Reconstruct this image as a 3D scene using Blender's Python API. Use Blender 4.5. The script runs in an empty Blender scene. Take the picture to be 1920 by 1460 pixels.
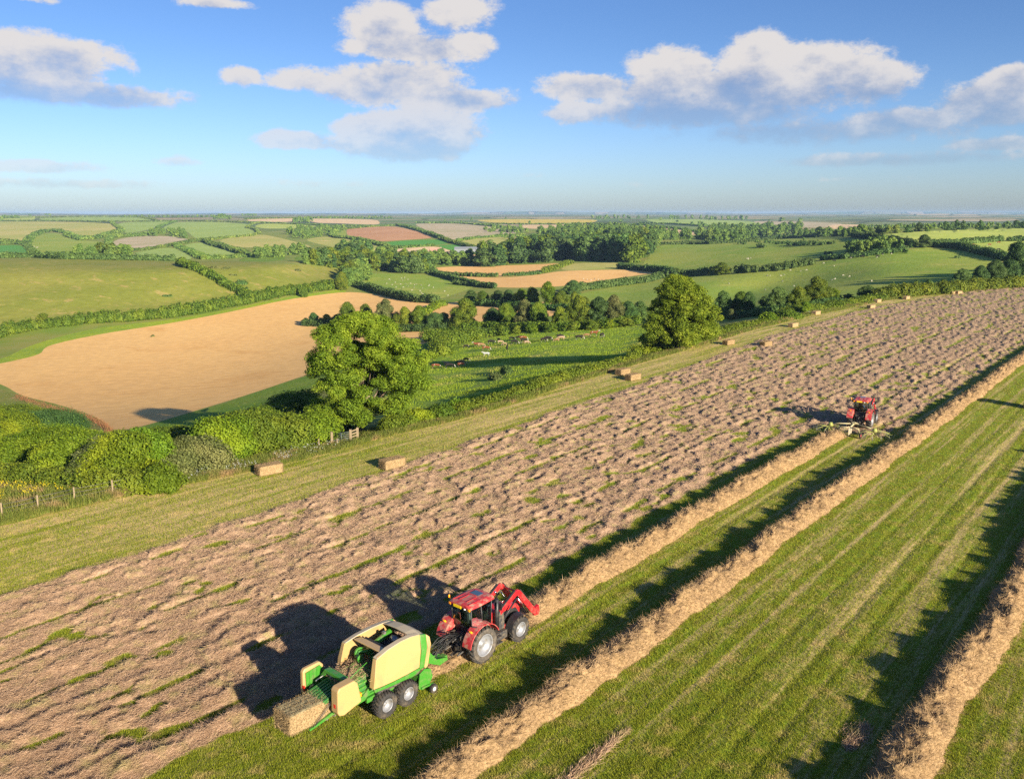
import bpy, bmesh, math, random
import numpy as np
from mathutils import Vector, Matrix, geometry
R = math.radians
sc = bpy.context.scene
COL = sc.collection
rnd = random.Random(7)
rng = np.random.default_rng(7)

# ------------------------------------------------------------------ camera
F, H, CY = 1600.0, 22.0, 730.0
PITCH = math.atan(330 / F)
CP, SP = math.cos(PITCH), math.sin(PITCH)
cam = bpy.data.cameras.new('camera')
cam.sensor_width = 36; cam.lens = 36 * F / 1920; cam.clip_start = 0.5; cam.clip_end = 60000
camo = bpy.data.objects.new('camera', cam); COL.objects.link(camo)
camo.location = (0, 0, H); camo.rotation_euler = (math.pi / 2 - PITCH, 0, 0)
sc.camera = camo

# ------------------------------------------------------------------ numeric noise
def _h(ix, iy, s):
    n = (ix * 374761393 + iy * 668265263 + s * 974634777) & 0xffffffff
    n = ((n ^ (n >> 13)) * 1274126177) & 0xffffffff
    n = ((n ^ (n >> 15)) * 2246822519) & 0xffffffff
    return ((n ^ (n >> 16)) & 0xffff) / 65535.0
def vn(x, y, s=0):
    x = np.asarray(x, float); y = np.asarray(y, float)
    ix = np.floor(x).astype(np.int64); iy = np.floor(y).astype(np.int64)
    fx = x - ix; fy = y - iy
    fx = fx * fx * (3 - 2 * fx); fy = fy * fy * (3 - 2 * fy)
    a = _h(ix, iy, s); b = _h(ix + 1, iy, s); c = _h(ix, iy + 1, s); d = _h(ix + 1, iy + 1, s)
    return (a + (b - a) * fx) * (1 - fy) + (c + (d - c) * fx) * fy
def fbm(x, y, s=0, o=4):
    t = 0; a = .5; n = 0
    for k in range(o):
        t = t + a * vn(x, y, s + k * 17); n += a; a *= .5; x = x * 2.03 + 3.1; y = y * 2.03 + 1.7
    return t / n
def sstep(a, b, x):
    t = np.clip((x - a) / (b - a), 0, 1); return t * t * (3 - 2 * t)

# ------------------------------------------------------------------ survey of the land: photo rays to ground points
EDGE = np.array([(-900,1200),(-400,1082),(0,983),(250,925),(500,875),(650,838),(720,818),(840,790),(960,755),(1080,716),(1200,680),(1320,645),(1440,610),(1560,583),(1680,560),(1800,547),(1920,538),(2300,515),(2900,498)], float)
def pchip(xk, yk, x):
    xk = np.asarray(xk, float); yk = np.asarray(yk, float)
    h = np.diff(xk); d = np.diff(yk) / h; m = np.zeros_like(yk)
    for i in range(1, len(xk) - 1):
        if d[i-1] * d[i] > 0:
            w1 = 2 * h[i] + h[i-1]; w2 = h[i] + 2 * h[i-1]
            m[i] = (w1 + w2) / (w1 / d[i-1] + w2 / d[i])
    m[0] = d[0]; m[-1] = d[-1]
    x = np.asarray(x, float); i = np.clip(np.searchsorted(xk, x) - 1, 0, len(xk) - 2)
    t = (x - xk[i]) / h[i]; t2 = t * t; t3 = t2 * t
    return (2*t3-3*t2+1)*yk[i] + (t3-2*t2+t)*h[i]*m[i] + (-2*t3+3*t2)*yk[i+1] + (t3-t2)*h[i]*m[i+1]
def edge(x): return pchip(EDGE[:, 0], EDGE[:, 1], np.clip(x, -900, 2900))
def slope(y):
    cy = (CY - y) / F
    return (-SP + cy * CP) / (CP + cy * SP)
def planeY(y): return -H / slope(y)
KN = {   # photo column: (row, ground height)
 0: [(920,-1.5),(850,-9),(790,-18),(690,-26),(620,-27),(550,-17),(490,-7),(478,-20),(455,-19),(425,-9),(408,6)],
 480: [(840,-2.5),(790,-9),(740,-17),(660,-25),(590,-25),(560,-23),(520,-15),(495,-10),(485,-20),(455,-19),(425,-8),(408,6)],
 720: [(780,-5),(740,-10),(690,-15),(640,-19.5),(600,-22.5),(550,-23.5),(520,-23.5),(495,-23),(470,-19),(440,-13),(415,-3)],
 960: [(720,-4.5),(680,-9),(640,-13.5),(600,-17),(560,-20),(530,-22),(497,-23),(465,-19),(440,-14),(420,-7),(412,-2)],
 1200: [(660,-3),(630,-8),(590,-13),(550,-18),(515,-20),(490,-17),(460,-13),(435,-10),(415,-3)],
 1440: [(595,-1.5),(570,-8),(540,-15),(505,-10),(480,-8),(457,-5),(448,-13),(430,-11),(412,-4)],
 1680: [(550,-1.5),(535,-5),(505,-4),(480,-1),(455,3),(435,6),(425,-5),(412,-2)],
 1920: [(525,-1.5),(500,-1),(470,1.5),(440,5),(428,6),(418,-5),(408,0)],
}
KN[-700] = KN[0]; KN[2700] = KN[1920]
QMIN = math.log(1.4)
COLX = sorted(KN); TT = np.linspace(0, 1, 161); TAB = []
for cx in COLX:
    e = float(edge(cx)); y0 = [e]; Y0 = [float(planeY(e))]
    for (y, z) in KN[cx]:
        if y > e - 6: continue
        y0.append(y); Y0.append(max(float((z - H) / slope(y)), Y0[-1] * 1.03))
    y0.append(401.4); Y0.append(14500)
    q = [math.log(v - 400) for v in y0]; qe = q[0]
    t = [(qe - v) / (qe - QMIN) for v in q]; t[-1] = 1.0
    TAB.append(pchip(t, np.log(Y0), TT))
TAB = np.array(TAB)
def terrY(x, y):
    """horizontal distance (world Y) of the ground seen at photo pixel x, y"""
    x = np.asarray(x, float); y = np.asarray(y, float)
    e = edge(x); near = y >= e
    qe = np.log(e - 400); t = np.clip((qe - np.log(np.maximum(y - 400, 1.4))) / (qe - QMIN), 0, 1)
    ti = np.clip(t * 160, 0, 159.999); i = ti.astype(int); ft = ti - i
    xc = np.clip(x, COLX[0], COLX[-1] - 1e-3); ci = np.clip(np.searchsorted(COLX, xc, side='right') - 1, 0, len(COLX) - 2)
    cxa = np.array(COLX, float); fx = (xc - cxa[ci]) / (cxa[ci+1] - cxa[ci])
    def L(c): return TAB[c, i] * (1 - ft) + TAB[c, i + 1] * ft
    c0 = np.clip(ci - 1, 0, len(COLX) - 1); c3 = np.clip(ci + 2, 0, len(COLX) - 1)
    a, b, c, d = L(c0), L(ci), L(ci + 1), L(c3)
    h0 = cxa[ci+1] - cxa[ci]
    m1 = (c - a) / np.maximum(cxa[ci+1] - cxa[c0], 1) * h0; m2 = (d - b) / np.maximum(cxa[c3] - cxa[ci], 1) * h0
    f2 = fx * fx; f3 = f2 * fx
    v = (2*f3-3*f2+1)*b + (f3-2*f2+fx)*m1*.6 + (-2*f3+3*f2)*c + (f3-f2)*m2*.6
    return np.where(near, planeY(np.maximum(y, 405)), np.exp(v))
def wps(x, y):
    x = np.asarray(x, float); y = np.asarray(y, float)
    Y = terrY(x, y); cy = (CY - y) / F; dy = CP + cy * SP; dz = -SP + cy * CP
    t = Y / dy
    return np.stack([(x - 960) / F * t, Y, H + dz * t], -1)
def wp(x, y): return Vector(wps(x, y).tolist())
def pxm(x, y): return F / float(terrY(x, y))       # photo pixels per metre there

# ------------------------------------------------------------------ object helpers
def tag(o, label=None, cat=None, group=None, kind=None):
    if label: o['label'] = label
    if cat: o['category'] = cat
    if group: o['group'] = group
    if kind: o['kind'] = kind
    return o
def link(name, data, parent=None):
    o = bpy.data.objects.new(name, data); COL.objects.link(o)
    if parent is not None: o.parent = parent
    return o
def empty(name, loc=(0,0,0), rz=0.0):
    o = link(name, None); o.location = loc; o.rotation_euler = (0, 0, rz); o.empty_display_size = .5
    return o
def np_mesh(name, V, Fc, mats=(), smooth=True, mi=None):
    """V (n,3), Fc (m,k) int array: fast mesh"""
    me = bpy.data.meshes.new(name); V = np.asarray(V, np.float32); Fc = np.asarray(Fc, np.int32)
    m, k = Fc.shape
    me.vertices.add(len(V)); me.vertices.foreach_set('co', V.ravel())
    me.loops.add(m * k); me.loops.foreach_set('vertex_index', Fc.ravel())
    me.polygons.add(m)
    me.polygons.foreach_set('loop_start', np.arange(0, m * k, k, dtype=np.int32))
    try: me.polygons.foreach_set('loop_total', np.full(m, k, np.int32))
    except Exception: pass
    for mt in mats: me.materials.append(mt)
    if mi is not None: me.polygons.foreach_set('material_index', np.asarray(mi, np.int32))
    me.polygons.foreach_set('use_smooth', np.full(m, smooth, bool))
    me.update(calc_edges=True); me.validate()
    return me
def np_mesh_mixed(name, parts, mats=()):
    """parts: list of (V, F(k), matindex, smooth); quads are split into triangles so one array serves"""
    Vs, Fs, Ms, Ss = [], [], [], []; off = 0
    for V, Fc, mi, sm in parts:
        Fc = np.asarray(Fc)
        if Fc.shape[1] == 4: Fc = np.concatenate([Fc[:, [0,1,2]], Fc[:, [0,2,3]]])
        Vs.append(V); Fs.append(Fc + off); Ms.append(np.full(len(Fc), mi)); Ss.append(np.full(len(Fc), sm)); off += len(V)
    me = np_mesh(name, np.concatenate(Vs), np.concatenate(Fs), mats, True, np.concatenate(Ms))
    me.polygons.foreach_set('use_smooth', np.concatenate(Ss))
    return me

# ------------------------------------------------------------------ material helper
class NT:
    def __init__(s, name):
        s.m = bpy.data.materials.new(name); s.m.use_nodes = True; s.t = s.m.node_tree
        s.t.nodes.clear(); s.out = s.t.nodes.new('ShaderNodeOutputMaterial')
    def n(s, typ, **kw):
        nd = s.t.nodes.new(typ)
        for k, v in kw.items():
            if k.startswith('i_'):
                key = k[2:]; key = int(key) if key.isdigit() else key.replace('_', ' ')
                s.put(nd, key, v)
            else: setattr(nd, k, v)
        return nd
    def put(s, nd, key, v):
        if isinstance(v, bpy.types.NodeSocket): s.t.links.new(v, nd.inputs[key])
        elif isinstance(v, bpy.types.Node): s.t.links.new(v.outputs[0], nd.inputs[key])
        else: nd.inputs[key].default_value = v
    def math(s, op, a, b=0.0, c=0.0, clamp=False):
        nd = s.n('ShaderNodeMath', operation=op, use_clamp=clamp); s.put(nd, 0, a); s.put(nd, 1, b)
        if c != 0.0 or op in ('MULTIPLY_ADD', 'WRAP', 'SMOOTH_MIN', 'SMOOTH_MAX'): s.put(nd, 2, c)
        return nd.outputs[0]
    def mix(s, f, a, b, mode='MIX'):
        nd = s.n('ShaderNodeMix', data_type='RGBA', blend_type=mode); s.put(nd, 0, f)
        s.put(nd, 6, c4(a)); s.put(nd, 7, c4(b)); return nd.outputs[2]
    def ramp(s, f, lo, hi):
        nd = s.n('ShaderNodeMapRange', interpolation_type='SMOOTHSTEP'); s.put(nd, 0, f); s.put(nd, 1, lo); s.put(nd, 2, hi); return nd.outputs[0]
    def noise(s, vec, scale, detail=3.0, rough=.55):
        nd = s.n('ShaderNodeTexNoise'); s.put(nd, 'Scale', scale); s.put(nd, 'Detail', detail); s.put(nd, 'Roughness', rough)
        if vec is not None: s.put(nd, 'Vector', vec)
        return nd.outputs[0]
    def pos(s): return s.n('ShaderNodeNewGeometry').outputs['Position']
    def mapv(s, vec, scale=(1,1,1), rz=0.0):
        a = s.n('ShaderNodeMapping'); s.put(a, 0, vec); a.inputs['Rotation'].default_value = (0, 0, rz)
        b = s.n('ShaderNodeVectorMath', operation='MULTIPLY'); s.put(b, 0, a.outputs[0]); b.inputs[1].default_value = scale
        return b.outputs[0]
    def bump(s, h, strength=.5, dist=.1):
        nd = s.n('ShaderNodeBump'); s.put(nd, 'Height', h); nd.inputs['Strength'].default_value = strength; nd.inputs['Distance'].default_value = dist
        return nd.outputs[0]
    def principled(s, col, rough=.6, normal=None, metallic=0.0, spec=.5, coat=0.0, **kw):
        p = s.n('ShaderNodeBsdfPrincipled'); s.put(p, 'Base Color', c4(col)); s.put(p, 'Roughness', rough)
        p.inputs['Metallic'].default_value = metallic; p.inputs['Specular IOR Level'].default_value = spec
        p.inputs['Coat Weight'].default_value = coat
        if normal is not None: s.put(p, 'Normal', normal)
        s.t.links.new(p.outputs[0], s.out.inputs[0]); return p
    def surf(s, sock): s.t.links.new(sock, s.out.inputs[0])
def c4(c):
    if isinstance(c, (tuple, list)) and len(c) == 3: return (*c, 1.0)
    return c
# ------------------------------------------------------------------ materials
ROWAZ = R(39.2)                       # heading of the hay rows, clockwise from +Y
UV = (math.sin(ROWAZ), math.cos(ROWAZ)); VV = (math.cos(ROWAZ), -math.sin(ROWAZ))
def rowvec(m):
    """position with x along the rows (u) and y across them (v)"""
    return m.mapv(m.pos(), (1, 1, 1), -(math.pi / 2 - ROWAZ))
def field_mat(name, c1, c2, c3=None, scale=.02, stripe=None, fine=.6, bumps=.25):
    m = NT(name); p = m.pos()
    f = m.ramp(m.noise(m.mapv(p, (1, .6, 1), .3), scale, 6, .7), .40, .60)
    col = m.mix(f, c1, c2)
    if c3: col = m.mix(m.ramp(m.noise(m.mapv(p, (1, 1.6, 1), .6), scale * 4.3, 5, .65), .55, .70), col, c3)
    if stripe:                         # (angle, spacing m, strength)
        v = m.mapv(p, (1, 1, 1), stripe[0]); sx = m.n('ShaderNodeSeparateXYZ'); m.put(sx, 0, v)
        wob = m.math('MULTIPLY', m.noise(p, .01, 2), 3.0)
        s = m.math('SINE', m.math('MULTIPLY', m.math('ADD', sx.outputs[0], wob), 2 * math.pi / stripe[1]))
        s = m.math('MULTIPLY_ADD', s, .5, .5)
        col = m.mix(m.math('MULTIPLY', s, stripe[2]), col, m.mix(.5, c3 or c2, (0.0, 0.0, 0.0)) if len(stripe) < 4 else stripe[3])
    fn = m.noise(p, fine, 3, .7)
    col = m.mix(m.ramp(fn, .3, .7), m.mix(.18, col, (0.0, 0.0, 0.0), 'MIX'), col)
    m.principled(col, .95, m.bump(fn, bumps, 1.0), spec=.1)
    return m.m
FM = {}
FM['wheat'] = field_mat('ripe_wheat', (.88,.54,.195), (.86,.51,.18), (.80,.46,.155), .008, (1.25, 6.5, .07), .35, .06)
FM['wheat_pale'] = field_mat('pale_stubble', (0.814,0.594,0.33), (0.748,0.517,0.264), (0.66,0.44,0.209), .01, (.5, 9, .10), .2)
FM['earth'] = field_mat('bare_red_earth', (0.616,0.33,0.154), (0.55,0.286,0.132), (0.66,0.396,0.198), .008, (.9, 12, .12), .2)
FM['fallow'] = field_mat('pale_fallow', (0.594,0.473,0.297), (0.462,0.407,0.209), (0.66,0.528,0.374), .02, (.2, 14, .2), .15)
FM['hillgrass'] = field_mat('dry_hill_pasture', (.215,.24,.036), (.27,.27,.05), (.40,.31,.10), .022, None, .25)
FM['pasture'] = field_mat('green_pasture', (0.2552,0.3586,0.04414), (0.3449,0.3931,0.06207), (0.4276,0.4276,0.08966), .012, None, .4)
FM['lush'] = field_mat('lush_grass', (.15,.27,.022), (.22,.31,.03), (.30,.32,.06), .05, None, .9)
FM['meadow'] = field_mat('cow_meadow', (0.2295,0.3645,0.0297), (0.297,0.405,0.0405), (0.459,0.4185,0.1013), .035, None, 1.1)
FM['pale'] = field_mat('pale_mown_grass', (0.5016,0.5643,0.1191), (0.4138,0.5016,0.08778), (0.5894,0.5768,0.163), .01, (0.88,0.88,0.1254), .2)
FM['silage'] = field_mat('mown_silage', (0.4013,0.5016,0.1129), (0.3386,0.4514,0.09405), (0.464,0.5141,0.1505), .01, (1.9, 26, .45, (0.2345,0.3449,0.07587)), .2)
FM['vivid'] = field_mat('vivid_green_crop', (.11,.34,.045), (.13,.32,.05), None, .01, (.4, 15, .12), .2)
FM['olive'] = field_mat('olive_pasture', (0.4138,0.4276,0.09656), (0.5242,0.469,0.1379), (0.6621,0.5104,0.1932), .006, None, .2)
FM['rape'] = field_mat('yellow_crop', (.70,.54,.09), (.64,.49,.09), None, .01, (.7, 12, .12), .2)
FM['rough'] = field_mat('rough_grass', (.22,.26,.04), (.31,.28,.07), (.45,.31,.12), .06, None, 1.2)
FM['margin'] = field_mat('field_margin', (.33,.42,.03), (.25,.36,.035), (.50,.50,.03), .06, None, .9)

def land_mat():
    m = NT('farmland'); p = m.pos()
    dist = m.n('ShaderNodeVectorMath', operation='LENGTH'); m.put(dist, 0, p)
    near = m.mix(m.ramp(m.noise(p, .04, 4), .35, .65), (.17,.25,.032), (.27,.27,.06))
    v = m.n('ShaderNodeTexVoronoi', feature='F1'); m.put(v, 'Vector', m.mapv(m.n('ShaderNodeVectorMath', operation='ADD', i_0=p, i_1=(0, 0, 0)).outputs[0], (1, .55, 0), .5)); m.put(v, 'Scale', .0032)
    sx = m.n('ShaderNodeSeparateColor'); m.put(sx, 0, v.outputs['Color'])
    r = m.n('ShaderNodeValToRGB'); m.put(r, 0, sx.outputs[0]); cr = r.color_ramp; cr.interpolation = 'CONSTANT'
    cols = [(.12,.20,.05),(.46,.34,.17),(.22,.27,.08),(.09,.16,.05),(.30,.28,.12),(.52,.40,.22),(.15,.24,.06),(.36,.31,.16),(.20,.25,.09)]
    cr.elements[0].color = (*cols[0], 1); cr.elements[0].position = 0; cr.elements[1].position = 1 / 9; cr.elements[1].color = (*cols[1], 1)
    for i in range(2, 9): e = cr.elements.new(i / 9); e.color = (*cols[i], 1)
    ve = m.n('ShaderNodeTexVoronoi', feature='DISTANCE_TO_EDGE'); m.put(ve, 'Vector', v.inputs['Vector'].links[0].from_socket); m.put(ve, 'Scale', .0032)
    far = m.mix(m.ramp(ve.outputs[0], .015, .05), (.035,.065,.022), r.outputs[0])
    far = m.mix(m.ramp(m.noise(p, .0011, 4, .6), .56, .62), far, (.035,.065,.022))
    far = m.mix(.25, far, m.mix(m.noise(p, .02, 3), (.10,.15,.05), (.3,.28,.14)))
    m.principled(m.mix(m.ramp(dist.outputs['Value'], 1500, 2300), near, far), .95, spec=.1)
    return m.m
FM['land'] = land_mat()

def ground_mat():
    m = NT('hayfield_ground'); uv = rowvec(m)
    hay = m.n('ShaderNodeAttribute', attribute_name='hay').outputs['Fac']
    dry = m.n('ShaderNodeAttribute', attribute_name='dry').outputs['Fac']
    st = m.noise(m.mapv(uv, (.05, 1.1, 1)), 1.0, 5, .65)          # long streaks along the rows
    st2 = m.noise(m.mapv(uv, (.5, 6.0, 1)), 1.0, 3, .6)
    fn = m.noise(uv, 5.0, 3, .75); cl = m.noise(uv, .9, 4, .65)
    green = m.mix(m.ramp(fn, .33, .67), (.12,.145,.014), (.28,.28,.03))
    green = m.mix(m.ramp(cl, .42, .62), green, m.mix(fn, (.11,.18,.014), (.27,.36,.03)))
    straw = m.mix(fn, (.38,.27,.11), (.72,.53,.25))
    f = m.math('ADD', m.math('MULTIPLY', m.math('SUBTRACT', st, .5), 2.3), m.math('MULTIPLY', m.math('SUBTRACT', st2, .5), .9))
    f = m.math('ADD', f, m.math('MULTIPLY', m.math('SUBTRACT', fn, .5), .8))
    f = m.ramp(m.math('ADD', f, dry), .25, .95)
    col = m.mix(f, green, straw)
    h1 = m.noise(m.mapv(uv, (1.4, 5.0, 3)), 1.6, 5, .8); h2 = m.noise(uv, 1.1, 3, .6)
    hc = m.mix(m.ramp(h1, .3, .7), (.235,.16,.10), (.43,.295,.195))
    hc = m.mix(m.ramp(h2, .52, .72), hc, m.mix(h1, (.21,.19,.07), (.38,.31,.15)))
    col = m.mix(hay, col, hc)
    bh = m.math('MULTIPLY_ADD', m.math('MULTIPLY', h1, hay), 2.0, fn)
    m.principled(col, .95, m.bump(bh, .4, .05), spec=.1)
    return m.m
FM['ground'] = ground_mat()

def strand_mat(name, a, b, c, transl=.25, cs=.5):
    m = NT(name); g = m.n('ShaderNodeNewGeometry'); r = g.outputs['Random Per Island']
    n = m.noise(m.pos(), cs, 3, .6)
    col = m.mix(r, a, b); col = m.mix(m.ramp(n, .5, .7), col, c)
    d = m.n('ShaderNodeBsdfDiffuse'); m.put(d, 0, col); t = m.n('ShaderNodeBsdfTranslucent'); m.put(t, 0, col)
    x = m.n('ShaderNodeMixShader'); m.put(x, 0, transl); m.t.links.new(d.outputs[0], x.inputs[1]); m.t.links.new(t.outputs[0], x.inputs[2])
    m.surf(x.outputs[0]); return m.m
M = {}
M['hay'] = strand_mat('dry_hay', (.35,.235,.145), (.64,.445,.29), (.46,.37,.18), .3, .9)
M['hay_gold'] = strand_mat('golden_hay', (.24,.165,.085), (.56,.39,.225), (.38,.275,.13), .25, 1.2)
M['blade'] = strand_mat('grass_blade', (.115,.155,.014), (.34,.355,.036), (.46,.36,.13), .32, .7)
M['meadow_blade'] = strand_mat('meadow_grass', (.17,.26,.02), (.27,.34,.035), (.38,.35,.09), .3, .08)
M['weed'] = strand_mat('rough_herbage', (.10,.155,.028), (.24,.24,.055), (.36,.25,.12), .3, .35)
M['ragwort'] = strand_mat('yellow_flower', (.55,.45,.02), (.75,.6,.03), (.4,.36,.03), .3, .5)
M['umbel'] = strand_mat('white_flower', (0.42,0.432,0.396), (0.33,0.36,0.3), (0.36,0.36,0.33), .3, .5)
M['dock'] = strand_mat('rusty_dock', (.22,.10,.045), (.34,.17,.09), (.25,.16,.07), .3, .5)

def leaf_mat(name, a, b, hi, transl=.3, objvar=.35, cs=.35):
    """a,b: dark and light leaf; hi: yellower leaf"""
    m = NT(name); g = m.n('ShaderNodeNewGeometry'); r = g.outputs['Random Per Island']
    oi = m.n('ShaderNodeObjectInfo').outputs['Random']
    col = m.mix(r, a, b)
    col = m.mix(m.ramp(m.noise(m.pos(), cs, 3, .6), .45, .68), col, hi)
    hs = m.n('ShaderNodeHueSaturation'); m.put(hs, 'Color', col)
    m.put(hs, 'Value', m.math('MULTIPLY_ADD', oi, objvar, 1 - objvar * .5)); m.put(hs, 'Hue', m.math('MULTIPLY_ADD', m.math('FRACT', m.math('MULTIPLY', oi, 7.3)), .03, .485))
    col = hs.outputs[0]
    d = m.n('ShaderNodeBsdfPrincipled'); m.put(d, 'Base Color', col); d.inputs['Roughness'].default_value = .65; d.inputs['Specular IOR Level'].default_value = .25
    t = m.n('ShaderNodeBsdfTranslucent'); m.put(t, 0, m.mix(.5, col, (.35,.5,.03), 'MULTIPLY') if False else col)
    x = m.n('ShaderNodeMixShader'); m.put(x, 0, transl); m.t.links.new(d.outputs[0], x.inputs[1]); m.t.links.new(t.outputs[0], x.inputs[2])
    m.surf(x.outputs[0]); return m.m
M['leaf_ash'] = leaf_mat('ash_leaf', (.085,.15,.010), (.21,.31,.020), (.29,.375,.028), .44, .1, .5)
M['leaf_oak'] = leaf_mat('oak_leaf', (.062,.112,.009), (.145,.205,.016), (.20,.25,.02), .33, .3, .25)
M['leaf_dark'] = leaf_mat('dark_leaf', (0.03756,0.08316,0.02146), (0.08719,0.1543,0.02951), (0.1073,0.1745,0.04024), .25, .45, .2)
M['leaf_lime'] = leaf_mat('hazel_leaf', (.072,.13,.007), (.165,.24,.012), (.23,.29,.014), .36, .35, .3)
M['leaf_grey'] = leaf_mat('hawthorn_leaf', (0.07344,0.09504,0.02592), (0.1382,0.1642,0.0432), (0.1814,0.1901,0.06048), .25, .2, .4)
M['leaf_far'] = leaf_mat('far_leaf', (.058,.108,.022), (.125,.195,.032), (.175,.235,.036), .2, .45, .05)
def simple(name, col, rough=.6, metallic=0.0, spec=.5, coat=0.0, dirt=None, dscale=2.0, dlo=.45, dhi=.7, bumps=0.0):
    m = NT(name); c = col; nrm = None
    tc = m.n('ShaderNodeTexCoord').outputs['Object']
    n = m.noise(tc, dscale, 5, .65)
    if dirt: c = m.mix(m.ramp(n, dlo, dhi), col, dirt)
    if bumps: nrm = m.bump(m.noise(tc, dscale * 6, 3), bumps, .02)
    rr = m.math('MULTIPLY_ADD', n, .25, rough - .12)
    m.principled(c, rr, nrm, metallic, spec, coat); return m.m
M['bark'] = simple('bark', (.16,.115,.075), .95, dirt=(.32,.25,.17), dscale=3, bumps=.6)
M['ivy'] = leaf_mat('ivy_leaf', (.10,.20,.015), (.2,.36,.025), (.16,.3,.02), .3, .1, .8)
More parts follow.
